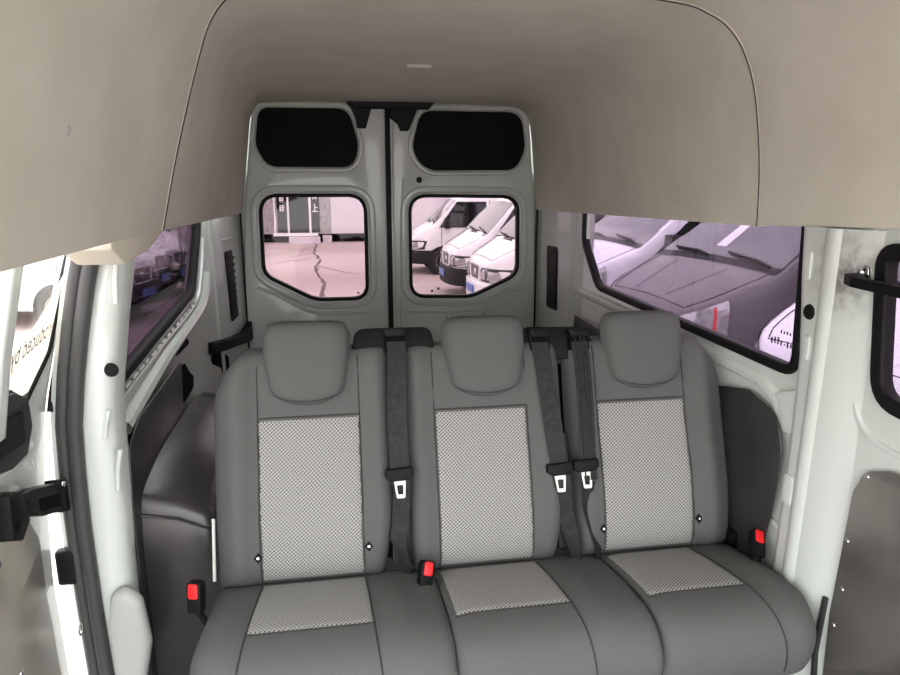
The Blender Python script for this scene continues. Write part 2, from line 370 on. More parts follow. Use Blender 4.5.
# rear wall: the slanted corner pillars and the frame round the doors
for sd, nm in ((-1, 'wall_rear_left'), (1, 'wall_rear_right')):
    A = Vector((.85 * sd, 2.99)); B = Vector(((.765 if sd < 0 else .80) * sd, 3.6)); d = (B - A); ln = d.length; d /= ln
    nrm = Vector((-d.y, d.x)) * (-1 if sd < 0 else 1)
    if nrm.x * sd > 0: nrm = -nrm
    f = (lambda A, d, nrm: (lambda u, v, q: (A.x + d.x * u + nrm.x * q, A.y + d.y * u + nrm.y * q, v)))(A, d, nrm)
    wp = plate(nm, [(-.02, 0), (ln + .02, 0), (ln + .02, 1.5), (-.02, 1.5)], [], f, -.04, 0, M['paint_rear_dim'], bevel=.004)
    tag(wp, kind='structure')
    c0 = .60 if sd < 0 else .62
    lo, hi = (.30, .41) if sd < 0 else (.31, .44)
    p = rounded([(lo + .035, .775), (hi + .035, .785), (hi, 1.115), (lo, 1.115)] if sd < 0 else [(lo - .02, .79), (hi - .02, .79), (hi, 1.115), (lo, 1.115)], .012)
    v_ = plate('air_vent', p, [], f, -.002, .007, M['plastic'], wp, bevel=.003)
    sl = MB()
    for k in range(9):
        z = .81 + k * .033
        sl.prism([(lo + .03, z), (hi + .012, z), (hi + .012, z + .012), (lo + .03, z + .012)] if sd < 0 else [(lo - .005, z), (hi - .025, z), (hi - .025, z + .012), (lo - .005, z + .012)], f, .006, .011)
    sl.build('slat', M['rubber'], v_, smooth=False)
    r_ = MB(); ridge(r_, [(.10, 1.45), (.13, 1.0), (.16, .6), (.16, .1)], .05, .012, f); r_.build('pressed_bead', M['paint_rear_dim'], wp)
    r_ = MB(); ridge(r_, [(.27, 1.17), (.52, 1.17)], .016, .006, f); r_.build('pressed_bead', M['paint_rear_dim'], wp)
    ridge_ = MB(); ridge(ridge_, [(ln - .015, 1.5), (ln - .015, .05)], .014, .008, f); ridge_.build('weatherstrip', M['rubber'], wp)
    if sd < 0:      # dark openings of the bare corner and the black strap below the vent
        plate('panel_opening', rounded([(.005, .685), (.10, .69), (.245, .625), (.24, .49), (.17, .49), (.13, .60), (.01, .65)], .02), [], f, -.001, .004, M['hole'], wp, bevel=0)
        plate('door_check_strap', rounded([(-.03, .70), (.30, .66), (.52, .63), (.60, .63), (.60, .73), (.45, .70), (.30, .71), (-.03, .755)], .012), [], f, .0, .03, M['plastic'], wp, bevel=.006)
for p in ([(2.36, .80), (2.50, .78), (2.56, .73), (2.62, .70), (2.60, .66), (2.45, .65), (2.36, .66)], [(2.30, .62), (2.55, .56), (2.8, .50), (2.8, .30), (2.30, .40)], [(2.38, .875), (2.55, .87), (2.6, .835), (2.38, .835)]):
    plate('panel_opening', rounded(p, .02), [], fl, -.001, .004, M['hole'], wl, bevel=0)

# ------------------------------------------------------------------ rear doors
WIN_L = rounded([(-.668, 1.378), (-.126, 1.378), (-.128, .826), (-.41, .826), (-.672, .965)], [.1, .1, .085, .2, .1], 10)
WIN_R = rounded([(.096, 1.376), (.694, 1.37), (.700, .94), (.44, .822), (.098, .83)], [.1, .1, .1, .2, .09], 10)
o = plate('wall_rear', [(-.9, -.05), (.9, -.05), (.9, 1.98), (-.9, 1.98)], [offset_poly(WIN_L, .02), offset_poly(WIN_R, .02)], fD(3.68), 0, .05, M['paint_rear_dim'], bevel=.002); tag(o, kind='structure')
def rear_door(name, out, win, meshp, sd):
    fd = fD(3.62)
    d_ = plate(name, out, [win, meshp], fd, 0, .035, M['paint_rear_dim'], bevel=.008)
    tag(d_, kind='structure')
    ring('window_surround', offset_poly(win, .012), .034, fd, .03, .048, M['paint_rear_dim'], d_, .008)
    ring('panel_surround', offset_poly(meshp, .006), .022, fd, .03, .046, M['paint_rear_dim'], d_, .007)
    s_ = ring('window_seal', offset_poly(win, -.014), .018, fd, .0, .04, M['rubber'], d_, .006)
    plate('window_pane', offset_poly(win, -.008), [], fd, .012, .016, M['glass_rear'], s_, bevel=0)
    plate('mesh_panel', offset_poly(meshp, .004), [], fd, .004, .02, M['perf'], d_, bevel=.002)
    return d_, fd
dl, fd = rear_door('door_1', rounded([(-.775, .1), (-.775, .70), (-.745, 1.28), (-.705, 1.60), (-.675, 1.79), (-.62, 1.84), (-.02, 1.84), (-.02, .1)], [.02, .02, .03, .05, .05, .04, .01, .02]),
    WIN_L,
    rounded([(-.645, 1.80), (-.205, 1.803), (-.155, 1.62), (-.19, 1.515), (-.62, 1.515), (-.672, 1.62)], [.06, .08, .16, .12, .12, .12], 10), -1)
dr, fd = rear_door('door_2', rounded([(.795, .1), (.797, .70), (.785, 1.28), (.755, 1.60), (.74, 1.79), (.68, 1.84), (.012, 1.84), (.012, .1)], [.02, .02, .03, .05, .05, .04, .01, .02]),
    WIN_R,
    rounded([(.165, 1.80), (.70, 1.80), (.725, 1.62), (.68, 1.505), (.19, 1.50), (.112, 1.60)], [.08, .09, .14, .14, .14, .14], 10), 1)
for d_, pts in ((dl, [[(-.70, .90), (-.60, .86), (-.50, .80), (-.40, .76), (-.28, .755), (-.1, .76)], [(-.62, .72), (-.60, .60), (-.56, .50)]]),
                (dr, [[(.73, .87), (.62, .84), (.50, .77), (.40, .75), (.25, .75), (.1, .755)], [(.30, .73), (.30, .6), (.28, .5)], [(.5, .74), (.58, .64), (.7, .58)]])):
    for p in pts:
        r_ = MB(); ridge(r_, spline(p, 6), .022, .012, lambda u, v, d: fd(u, v, d + .035)); r_.build('pressed_bead', M['paint_rear_dim'], d_)
r_ = MB(); ridge(r_, [(.07, 1.46), (.062, 1.35), (.055, 1.2), (.045, .8), (.045, .4)], .014, .008, lambda u, v, d: fd(u, v, d + .035)); r_.build('pressed_bead', M['paint_rear_dim'], dr)
MB().lathe([(0, .004), (.012, .004), (.016, 0)], (.152, 3.584, 1.452), (0, -1, 0), 16).build('rubber_plug', M['rubber'], dr)
MB().box((.0, 3.575, .1), (.014, 3.61, 1.815)).build('door_flange', M['paint_rear_dim'], dr, bevel=.003)
for d_, s_ in ((dl, -1), (dr, 1)):
    for a in ((.31, .86), (.345, .872)):
        MB().lathe([(0, .003), (.006, .003), (.007, 0)], ((-.18 if s_ < 0 else .22) + (a[0] - .31), 3.607, a[1]), (0, -1, 0), 8).build('glass_mark', M['rubber'], d_)
# black weatherstrip between the doors, and the latch brackets along the top
o = MB().box((-.021, 3.572, .1), (.004, 3.62, 1.83)).build('door_weatherstrip', M['rubber'], bevel=.004); tag(o, 'black rubber weatherstrip standing upright between two rear doors', 'weatherstrip')
fd2 = fD(3.585)
la = plate('door_latch_bar', rounded([(-.23, 1.845), (.24, 1.845), (.2, 1.80), (-.19, 1.80)], .01), [], fd2, .0, .05, M['plastic'], bevel=.006)
tag(la, 'black latch bar fixed above the seam of the rear doors', 'latch')
plate('latch_bracket', rounded([(-.2, 1.82), (-.085, 1.82), (-.12, 1.705), (-.165, 1.705), (-.17, 1.75)], .008), [], fd2, .004, .045, M['plastic'], la, bevel=.005)
plate('latch_bracket', rounded([(.0, 1.82), (.15, 1.82), (.095, 1.695), (.055, 1.695), (.04, 1.73), (.0, 1.76)], .008), [], fd2, .004, .045, M['plastic'], la, bevel=.005)

# ------------------------------------------------------------------ headliner (two moulded shells that meet at a seam)
ringA = [(-.715, 1.30), (-.66, 1.487), (-.585, 1.70), (-.54, 1.79), (-.48, 1.832), (-.38, 1.85), (-.1, 1.868), (.3, 1.865), (.56, 1.848), (.65, 1.825), (.706, 1.793), (.752, 1.737), (.79, 1.645), (.818, 1.5), (.828, 1.40), (.832, 1.305)]
ringB = [(-.755, 1.285), (-.73, 1.45), (-.70, 1.66), (-.685, 1.75), (-.655, 1.80), (-.60, 1.822), (-.2, 1.83), (.3, 1.832), (.62, 1.828), (.68, 1.815), (.72, 1.79), (.742, 1.75), (.755, 1.67), (.772, 1.5), (.785, 1.38), (.79, 1.295)]
ringF = [(-.715, 1.295), (-.69, 1.48), (-.64, 1.69), (-.59, 1.78), (-.52, 1.84), (-.4, 1.87), (-.1, 1.89), (.3, 1.887), (.56, 1.87), (.65, 1.845), (.716, 1.803), (.765, 1.737), (.80, 1.645), (.82, 1.5), (.828, 1.42), (.832, 1.335)]
def shell(name, stations, m, thick=.03):
    """loft of rings along Y; stations = [(yfunc, ring)]"""
    prof = []
    for ys, rg in stations: prof.append([Vector((x, ys(x, z), z)) for x, z in rg])
    dense = [spline(p, 4) for p in prof]; nR = len(dense); nP = len(dense[0])
    rows = []
    for i in range(nR - 1):
        for j in range(10):
            t_ = j / 10; rows.append([dense[i][k].lerp(dense[i + 1][k], t_) for k in range(nP)])
    rows.append(dense[-1])
    V = []; F = []; nr = len(rows)
    for r0 in rows: V += r0
    ctr = Vector((0, 0, 1.2))
    for r0 in rows:
        for k, p in enumerate(r0):
            tgt = r0[min(k + 1, nP - 1)] - r0[max(k - 1, 0)]; n_ = Vector((tgt.z, 0, -tgt.x)).normalized()
            if n_.dot(Vector((p.x, 0, p.z - 1.4))) < 0: n_ = -n_
            V.append(p + n_ * thick)
    T = nr * nP
    for i in range(nr - 1):
        for k in range(nP - 1):
            a = i * nP + k; F += [(a, a + 1, a + nP + 1, a + nP), (T + a, T + a + nP, T + a + nP + 1, T + a + 1)]
    for k in range(nP - 1):
        F += [(k, T + k, T + k + 1, k + 1)]; a = (nr - 1) * nP + k; F += [(a, a + 1, T + a + 1, T + a)]
    for i in range(nr - 1):
        a = i * nP; F.append((a, a + nP, T + a + nP, T + a)); a += nP - 1; F.append((a, T + a, T + a + nP, a + nP))
    o = mesh(name, V, F, m); return o
seamY = lambda x, z: 1.66 + max(0, -x - .45) * .55
hl_r = shell('ceiling_rear', [(lambda x, z: seamY(x, z) + .004, ringA), (lambda x, z: 3.59, ringB)], M['liner']); tag(hl_r, kind='structure')
grow = [(x * 1.004, z + .003) for x, z in ringA]
hl_f = shell('ceiling_front', [(lambda x, z: -.7, ringF), (lambda x, z: .9, ringF), (seamY, grow)], M['liner']); tag(hl_f, kind='structure')
# dark seam gap between the shells
sp = [Vector((x * .9985, seamY(x, z) + .002, z - .001)) for x, z in ringA]
o = MB().tube(spline(sp, 5), .0017, 6).build('trim_2', M['piping']); tag(o, kind='structure')
# screw in its dimple on the left and the little slot in the roof's middle
s_ = MB().lathe([(0, .002), (.006, .004), (.011, .001), (.012, -.004)], (-.683, 1.15, 1.49), (1, 0, -.15), 16).build('headliner_screw', M['grey_trim'], hl_f)
s_ = MB().box((-.01, 2.6, 1.838), (.085, 2.612, 1.852)).build('roof_slot', M['grey_trim'], hl_r, bevel=.003)
# cream header trim over the sliding door opening
o = MB().prism(rounded([(1.50, 1.247), (1.70, 1.262), (1.86, 1.30), (1.86, 1.345), (1.42, 1.345), (1.42, 1.285)], .015), lambda u, v, d: (-.72 - d, u, v), 0, .10).build('trim_3', M['liner_trim'], bevel=.008)
tag(o, kind='structure')

# ------------------------------------------------------------------ left pillar with its door seal
PX = [(0, -.895), (.2, -.901), (.4, -.907), (.617, -.91), (.75, -.908), (.872, -.902), (.98, -.886), (1.087, -.865), (1.19, -.842), (1.28, -.817), (1.36, -.795)]
PI = [(0, -.83), (.3, -.82), (.5, -.818), (.66, -.814), (.82, -.817), (.93, -.81), (1.08, -.785), (1.28, -.748), (1.36, -.735)]
zs = [i * .04 for i in range(0, 35)]
V = []; F = []
for z in zs:
    x0 = interp(PX, z); xi = interp(PI, z)
    V += [(x0 + .02, 1.60, z), (x0 + .03, 1.597, z), ((x0 + xi) / 2 + .008, 1.592, z), (xi - .012, 1.602, z), (xi, 1.622, z), (xi - .002, 1.70, z), (-.855, 1.74, z), (x0 - .035, 1.72, z), (x0 - .035, 1.625, z), (x0 + .015, 1.612, z)]
n = 10
for i in range(len(zs) - 1):
    for k in range(n): F.append((i * n + k, i * n + (k + 1) % n, (i + 1) * n + (k + 1) % n, (i + 1) * n + k))
F += [tuple(range(n))[::-1], tuple((len(zs) - 1) * n + k for k in range(n))]
pl = mesh('wall_left_pillar', V, F, M['paint'], angle=50); tag(pl, kind='structure')
MB().lathe([(0, .003), (.014, .003), (.017, 0)], (-.806, 1.6, .995), (0, -1, 0), 16).build('rubber_plug', M['rubber'], pl)
for (xa, za, zb) in ((-.775, 1.15, 1.27), (-.815, .70, .80), (-.83, .83, .90)):
    MB().tube([(xa - .005, 1.598, za), (xa, 1.597, (za + zb) / 2), (xa + .01, 1.598, zb)], .006, 8).build('pressed_bead', M['paint'], pl)
pc = plate('pillar_cover', rounded([(-.864, .18), (-.835, .14), (-.80, .17), (-.772, .30), (-.785, .42), (-.82, .455), (-.855, .44), (-.868, .36)], [.03, .02, .03, .05, .04, .03, .03, .05]), [], fD(1.6), 0, .045, M['grey_trim'], bevel=.02)
tag(pc, 'grey rounded plastic cover at the foot of left pillar', 'cover')
V = []; F = []
for z in zs:
    x0 = interp(PX, z); V += [(x0 - .028, 1.606, z), (x0 - .05, 1.606, z), (x0 - .055, 1.64, z), (x0 - .028, 1.64, z)]
for i in range(len(zs) - 1):
    for k in range(4): F.append((i * 4 + k, i * 4 + (k + 1) % 4, (i + 1) * 4 + (k + 1) % 4, (i + 1) * 4 + k))
F += [(3, 2, 1, 0), tuple((len(zs) - 1) * 4 + k for k in range(4))]
mesh('outer_flange', V, F, M['paint'], pl, angle=50)
# seal: two round lips running side by side
ds = empty('door_seal', (-.90, 1.6, 0)); tag(ds, 'dark grey rubber door seal curving down the left pillar', 'door seal')
for k, (dx, rr, dy) in enumerate(((.008, .017, 0), (-.02, .015, .004))):
    MB().tube([(interp(PX, z) + dx + .90, 1.588 - 1.6 + dy, z) for z in [i * .03 for i in range(1, 46)]], rr, 10).build('seal_lip', M['seal'], ds)

# ------------------------------------------------------------------ sliding door, pushed out beside its opening
DX = [(0, -.955), (.2, -.965), (.5, -.975), (.75, -.97), (.934, -.952), (1.087, -.926), (1.244, -.89), (1.4, -.85)]
fdoor = lambda u, v, d: (interp(DX, v) + d, u, v)
dwin = rounded([(1.715, 1.40), (1.612, 1.04), (1.47, .935), (.45, .935), (.45, 1.40)], [.02, .06, .08, .05, .03])
cuts = [((0, z, 0), (0, 1, 0)) for z in (.2, .35, .5, .62, .75, .85, .934, 1.01, 1.087, 1.16, 1.244, 1.32)]
sd_ = plate('door_3', [(1.56, .06), (1.572, .5), (1.60, .9), (1.645, 1.06), (1.70, 1.244), (1.745, 1.42), (.35, 1.42), (.35, .06)], [dwin], fdoor, -.025, 0, M['paint'], bevel=.008, cuts=cuts)
tag(sd_, kind='structure')
ring('window_seal', offset_poly(dwin, -.006), .009, fdoor, -.014, .003, M['rubber'], sd_, .004, cuts=cuts)
wp = plate('window_pane', offset_poly(dwin, -.01), [], fdoor, -.010, -.006, M['glass_door'], sd_, bevel=0, cuts=cuts)
plate('inner_frame', [(1.30, .93), (1.345, .93), (1.37, 1.40), (1.32, 1.40)], [], fdoor, .0, .03, M['paint'], sd_, bevel=.01, cuts=cuts)
for zz, y0, y1, wd in ((.90, .9, 1.50, .03), (.85, .9, 1.50, .022), (.79, 1.0, 1.46, .03)):
    r_ = MB(); ridge(r_, [(y0, zz), ((y0 + y1) / 2, zz), (y1 - .03, zz - .005), (y1, zz - .04)], wd, .014, fdoor); r_.build('pressed_bead', M['paint'], sd_)
plate('metal_skin', rounded([(1.50, .12), (1.50, .64), (1.44, .74), (1.2, .76), (.5, .76), (.5, .12)], [.03, .05, .08, .05, .05, .03]), [], fdoor, .002, .012, M['metal_door'], sd_, bevel=.003, cuts=cuts)
for (y, z) in ((1.32, .68), (1.34, .42), (1.36, .25)):
    x = interp(DX, z); MB().lathe([(0, .004), (.006, .003), (.008, 0)], (x + .012, y, z), (1, 0, 0), 10).build('screw', M['chrome'], sd_)
MB().tube([(interp(DX, z) + .006, interp([(.9, 1.605), (1.06, 1.65), (1.244, 1.705), (1.42, 1.75)], z), z) for z in [.9 + i * .04 for i in range(0, 13)]], .007, 8).build('edge_rubber', M['rubber'], sd_)
MB().tube([(-.93, 1.555, .36), (-.93, 1.56, .345), (-.93, 1.575, .345), (-.93, 1.58, .36), (-.93, 1.568, .375), (-.93, 1.555, .36)], .002, 6).build('wire_loop', M['chrome'], sd_)
m = mat('white_film', (.86, .84, .79), .5); M['film'] = m
tl_ = N(m, 'ShaderNodeBsdfTranslucent'); tl_.inputs[0].default_value = (.86, .84, .78, 1); mxs = N(m, 'ShaderNodeMixShader'); mxs.inputs[0].default_value = .6
L(m, bsdf(m).outputs[0], mxs.inputs[1]); L(m, tl_.outputs[0], mxs.inputs[2]); L(m, mxs.outputs[0], m.node_tree.nodes['Material Output'].inputs[0])
# cream sticker on the pane with lettering that faces outwards, so it reads mirrored from in here
pdx = lambda y, z: (interp(DX, z) - .0045, y, z)
stk = [(1.655, 1.21), (1.60, 1.03), (1.53, .975), (1.47, .975), (1.42, 1.02), (1.42, 1.07), (1.50, 1.10), (1.58, 1.15)]
MB().prism(stk, lambda u, v, d: (interp(DX, v) - .0055 + d, u, v), 0, .001).build('window_sticker', M['film'], wp, smooth=False)
me = text_mesh('produced by', .05)
me.materials.clear(); me.materials.append(M['seal'])
tx = bpy.data.objects.new('window_lettering', me); link(tx, wp)
for v_ in me.vertices:
    u, t_ = v_.co.x, v_.co.y
    yy = 1.635 - u * .85 + t_ * .35; zz = 1.085 - u * .14 + t_ * 1.15
    v_.co = Vector(pdx(yy, zz)) + Vector((.0015, 0, 0))
# black latch housing on the door
def off(o, e):
    for v_ in o.data.vertices: v_.co -= Vector(e.location)
    return o
lb = empty('door_latch', (-.94, 1.38, .9)); tag(lb, 'black plastic latch box on the inner face of the sliding door', 'latch')
fb = lambda u, v, d: (-.957 + d, u, v)
off(MB().prism(rounded([(1.25, 1.035), (1.40, 1.015), (1.465, .972), (1.468, .915), (1.43, .865), (1.36, .86), (1.25, .885)], .01), fb, 0, .03).build('housing', M['plastic_soft'], lb, bevel=.006), lb)
off(MB().prism(rounded([(1.25, .978), (1.425, .962), (1.42, .895), (1.25, .905)], .008), fb, .029, .033).build('recess', M['plastic'], lb, bevel=.002), lb)
off(MB().prism(rounded([(1.25, 1.028), (1.395, 1.008), (1.455, .972), (1.25, .992)], .006), fb, .027, .04).build('handle_cap', M['plastic_soft'], lb, bevel=.005), lb)
# roller arm
ra = empty('roller_arm', (-.93, 1.5, .7)); tag(ra, 'black roller arm joining sliding door to the left pillar', 'arm')
fa = lambda u, v, d: (-.95 + d, u, v)
off(MB().prism(rounded([(1.33, .815), (1.43, .79), (1.56, .745), (1.56, .675), (1.45, .715), (1.37, .755), (1.33, .765)], .01), fa, 0, .03).build('arm', M['plastic'], ra, bevel=.009), ra)
off(MB().prism(rounded([(1.43, .765), (1.53, .73), (1.53, .70), (1.43, .735)], .006), fa, .029, .032).build('arm_recess', M['hole'], ra, bevel=.001), ra)
off(MB().prism(rounded([(1.295, .835), (1.345, .822), (1.365, .75), (1.325, .725), (1.288, .745)], .008), fa, -.002, .04).build('bracket', M['plastic'], ra, bevel=.01), ra)
off(MB().prism(rounded([(1.525, .765), (1.568, .748), (1.568, .668), (1.525, .685)], .008), fa, .0, .034).build('hinge_plate', M['plastic'], ra, bevel=.005), ra)
off(MB().lathe([(0, .006), (.006, .004), (.008, 0)], (-.917, 1.543, .747), (1, -.3, 0), 10).build('bolt', M['chrome'], ra), ra)
off(MB().lathe([(0, .001), (.009, .001), (.011, 0)], (-.909, 1.308, .765), (1, 0, 0), 12).build('bolt_hole', M['hole'], ra), ra)
o = MB().prism(rounded([(.47, 0), (.56, 0), (.56, .03), (.47, .03)], .01), lambda u, v, d: (-.972 + d, 1.605 - v, u), 0, .045).build('door_stop', M['rubber'], bevel=.008)
tag(o, 'small black rubber stop on the left pillar below the roller arm', 'door stop')

# ------------------------------------------------------------------ dark linings and wheel arches of the load space
ll = plate('trim_4', rounded([(1.67, .0), (1.665, .36), (1.672, .64), (1.69, .77), (1.80, .815), (2.30, .845), (2.26, .62), (2.24, .0)], [.02, .05, .06, .06, .06, .03, .05, .02]), [], fL(-.818), 0, .006, M['vinyl'], bevel=.003)
tag(ll, kind='structure')
lr = plate('trim_5', rounded([(1.50, .0), (1.49, .45), (1.47, .57), (1.455, .74), (1.485, .83), (1.62, .862), (1.91, .80), (3.02, .82), (3.02, .0)], [.02, .04, .05, .06, .07, .06, .1, .02, .02]), [], fR(.838), .008, .014, M['vinyl'], bevel=.003)
tag(lr, kind='structure')
def arch(sd, lab):
    e = empty('wheel_arch_cover', ((.81 if sd < 0 else .82) * sd, 2.25 if sd < 0 else 2.62, 0)); tag(e, lab, 'wheel arch cover')
    P = spline([(-.54, 0, 0), (-.545, 0, .35), (-.535, 0, .53), (-.48, 0, .60), (-.2, 0, .635), (.3, 0, .62), (.55, 0, .5), (.62, 0, .3), (.62, 0, 0)], 6)
    V = []; F = []; prof = [(0, 1.05), (.09, 1.02), (.15, .97), (.175, .94), (.185, .88)]
    for (t_, k) in prof:
        for p in P: V.append((-sd * t_, p.x * (1 if t_ < .16 else .985), p.z * k))
    n_ = len(P)
    for i in range(len(prof) - 1):
        for k in range(n_ - 1): F.append((i * n_ + k, i * n_ + k + 1, (i + 1) * n_ + k + 1, (i + 1) * n_ + k))
    F.append(tuple((len(prof) - 1) * n_ + k for k in range(n_)))
    mesh('arch_skin', V, F, M['vinyl'], e, angle=50)
    MB().tube([(-sd * t_, -.54 * (1 if t_ < .16 else .985), .545 * k) for t_, k in prof], .003, 6).build('welt', M['vinyl'], e)
    return e
arch(-1, 'dark vinyl wheel arch cover on the floor left of the bench')
arch(1, 'dark vinyl wheel arch cover on the floor behind right bench end')

# ------------------------------------------------------------------ the three-seat bench
BN = empty('bench_seat', (.1, 1.45, 0)); tag(BN, 'grey cloth three seat bench with pale patterned centre panels', 'bench')
TL = R(17); HY, HZ = 1.60, .45
EV = Vector((0, math.sin(TL), math.cos(TL))); EN = Vector((0, -math.cos(TL), math.sin(TL))); ORG = Vector((.1, 1.45, 0))
def bk(x, v, n_): return Vector((x, HY, HZ)) + EV * v + EN * n_          # back frame: across, up, towards the camera
def grid_faces(nu, nv, base=0, flip=False):
    F = []
    for j in range(nv):
        for i in range(nu):
            a = base + j * (nu + 1) + i; q = (a, a + 1, a + nu + 2, a + nu + 1); F.append(q[::-1] if flip else q)
    return F
def pad(name, P, B, m, parent, nu=30, nv=30, orig=ORG):
    """closed pad: front surface P(s, t), back surface B(s, t), s in [-1, 1], t in [0, 1]"""
    V = []; UV = []
    for fn in (P, B):
        for j in range(nv + 1):
            for i in range(nu + 1):
                s_ = -1 + 2 * i / nu; t_ = j / nv; q = fn(s_, t_); V.append(q - orig); UV.append((q.x, q.z * 1.0 + q.y * .35))
    n_ = (nu + 1) * (nv + 1); F = grid_faces(nu, nv) + grid_faces(nu, nv, n_, True)
    bd = [i for i in range(nu + 1)] + [j * (nu + 1) + nu for j in range(1, nv + 1)] + [nv * (nu + 1) + i for i in range(nu - 1, -1, -1)] + [j * (nu + 1) for j in range(nv - 1, 0, -1)]
    for a, b in zip(bd, bd[1:] + bd[:1]): F.append((a, n_ + a, n_ + b, b))
    return mesh(name, V, F, m, parent, uv=UV, angle=60)
def patch(name, P, m, parent, nu=24, nv=24, orig=ORG, uvk=1):
    V = []; UV = []
    for j in range(nv + 1):
        for i in range(nu + 1):
            q = P(i / nu, j / nv); V.append(q - orig); UV.append((q.x, q.z * 1.046 if uvk == 1 else q.y * 1.0))
    return mesh(name, V, grid_faces(nu, nv), m, parent, uv=UV)
def esq(a, p, q): return max(0., 1 - abs(a) ** p) ** (1 / q)
backs = []
SEATS = [dict(xl=-.617, xr=-.150, il=-.502, ir=-.240, hx=-.372, cl=-.622, cr=-.058, hw=.114),
         dict(xl=-.118, xr=.332, il=-.040, ir=.218, hx=.108, cl=-.056, cr=.412, hw=.116),
         dict(xl=.345, xr=.822, il=.422, ir=.686, hx=.572, cl=.414, cr=.818, hw=.120)]
for si, q in enumerate(SEATS):
    H = .575
    def half(s_, t_, q=q, si=si):
        c = (q['xl'] + q['xr']) / 2; hw = (q['xr'] - q['xl']) / 2
        # waisted outline, rounder at the top outer corner
        k = 1 + .012 * math.sin(t_ * math.pi) - .03 * max(0, .25 - t_) / .25
        L_ = R_ = 0
        top = max(0, (t_ - .74) / .26) ** 2.2
        if si == 0: L_ = .085 * top
        if si == 2: R_ = .085 * top
        if si == 1: R_ = .04 * max(0, (.3 - t_) / .3); 
        if si == 0: R_ = .03 * max(0, (.3 - t_) / .3)
        x = c + s_ * hw * k
        return x + (L_ * (1 - s_) / 2 if L_ else 0) - (R_ * (1 + s_) / 2 if R_ else 0)
    def nrm(s_, t_, x, q=q):
        e = esq(s_, 7, 2.2) * esq(2 * t_ - 1, 9, 2.2)
        w_ = (q['ir'] - q['il']) / 2; c = (q['il'] + q['ir']) / 2
        a = max(0, abs(x - c) - w_); bol = .026 * math.exp(-((a - .055) / .035) ** 2) if a > 0 else 0
        lum = .014 * math.exp(-((t_ - .3) / .22) ** 2)
        return -.055 + .055 * e + bol * e + lum * e
    def P(s_, t_, half=half, nrm=nrm):
        x = half(s_, t_); return bk(x, -.05 + t_ * (H + .05), nrm(s_, t_, x))
    def B(s_, t_, half=half):
        return bk(half(s_, t_), -.05 + t_ * (H + .05), -.055 - .05 * esq(s_, 7, 2.2) * esq(2 * t_ - 1, 9, 2.2))
    bkr = pad('backrest', P, B, M['fabric'], BN, 40, 40); backs.append(bkr)
    c = (q['xl'] + q['xr']) / 2; hw = (q['xr'] - q['xl']) / 2
    def inv(x, t_, half=half):      # s for a wanted x
        a, b = -1., 1.
        for _ in range(24):
            m_ = (a + b) / 2
            if half(m_, t_) < x: a = m_
            else: b = m_
        return (a + b) / 2
    def IP(i, j, q=q, P=P, inv=inv, off_=.0025):
        t_ = .022 + (.436 / (H + .05) - .022) * j; x = q['il'] + (q['ir'] - q['il']) * i
        e = min(i, 1 - i, j, 1 - j)
        s_ = inv(x, t_); return P(s_, t_) + EN * (off_ if e > .01 else -.003)
    patch('backrest_panel', IP, M['insert'], bkr, 30, 30)
    edge = [IP(0, j / 12, off_=.002) + EN * .004 for j in range(13)] + [IP(i / 8, 1) + EN * .004 for i in range(1, 9)] + [IP(1, 1 - j / 12) + EN * .004 for j in range(1, 13)]
    MB().tube([p - ORG for p in edge], .0022, 6).build('seam', M['piping'], bkr)
    # seams that run on from the panel to the top of the back
    for x in (q['il'], q['ir']):
        MB().tube([P(inv(x, .68 + .27 * k / 8), .68 + .27 * k / 8) + EN * .0005 - ORG for k in range(9)], .0018, 6).build('seam', M['piping'], bkr)
    # little anchor tags by the panel's lower corners
    tags = [(q['il'] - .006, .035), (q['ir'] + .012, .042)]
    if si == 1: tags = []
    for x, v in tags:
        tt = (v + .05) / (H + .05); s_ = inv(x, tt); p = P(s_, tt) - ORG
        tg = MB(); tg.prism([(-.011, 0), (0, -.014), (.011, 0), (0, .014)], lambda u, v_, d, p=p: p + Vector((u, 0, 0)) + EV * v_ + EN * d, -.002, .004)
        tg.build('anchor_tag', M['plastic'], bkr, bevel=.001)
        MB().lathe([(0, .006), (.003, .006), (.004, .003)], p, EN, 10).build('tag_stud', M['chrome'], bkr)
    # headrest
    def hz(t_, q=q):
        k = t_; w_ = q['hw'] * (.80 + .20 * min(1, k / .62) ** .8) if k < .8 else q['hw'] * (1 - .02 * (k - .8) / .2)
        return w_
    HV0, HV1 = .412, .640
    def hp(s_, t_, sg, q=q, hz=hz):
        e = esq(s_, 5, 2.3) * esq(2 * t_ - 1, 5, 2.3)
        rr = 1 - .10 * max(0, abs(2 * t_ - 1) - .72) / .28 * abs(s_) ** 3
        v = HV0 + (HV1 - HV0) * t_ + (.03 * (s_ * s_) * (1 - t_) ** 6) - .008 * abs(s_) ** 4 * t_ ** 6
        return bk(q['hx'] + s_ * hz(t_) * rr, v, -.012 + sg * (.05 * e) + .018 * t_ * 0)
    hr = pad('headrest', lambda s_, t_: hp(s_, t_, 1), lambda s_, t_: hp(s_, t_, -1), M['fabric'], BN, 28, 28)
    MB().tube([hp(-1 + .05 + 1.9 * k / 14, .06, .98) + EN * .001 - ORG for k in range(15)], .0015, 6).build('seam', M['piping'], hr)
    # cushion
    prof = spline([(0, 1.68, .355), (0, 1.655, .385), (0, 1.60, .408), (0, 1.50, .432), (0, 1.37, .452), (0, 1.29, .452), (0, 1.235, .432), (0, 1.205, .39), (0, 1.205, .335), (0, 1.225, .28), (0, 1.25, .255)], 5)
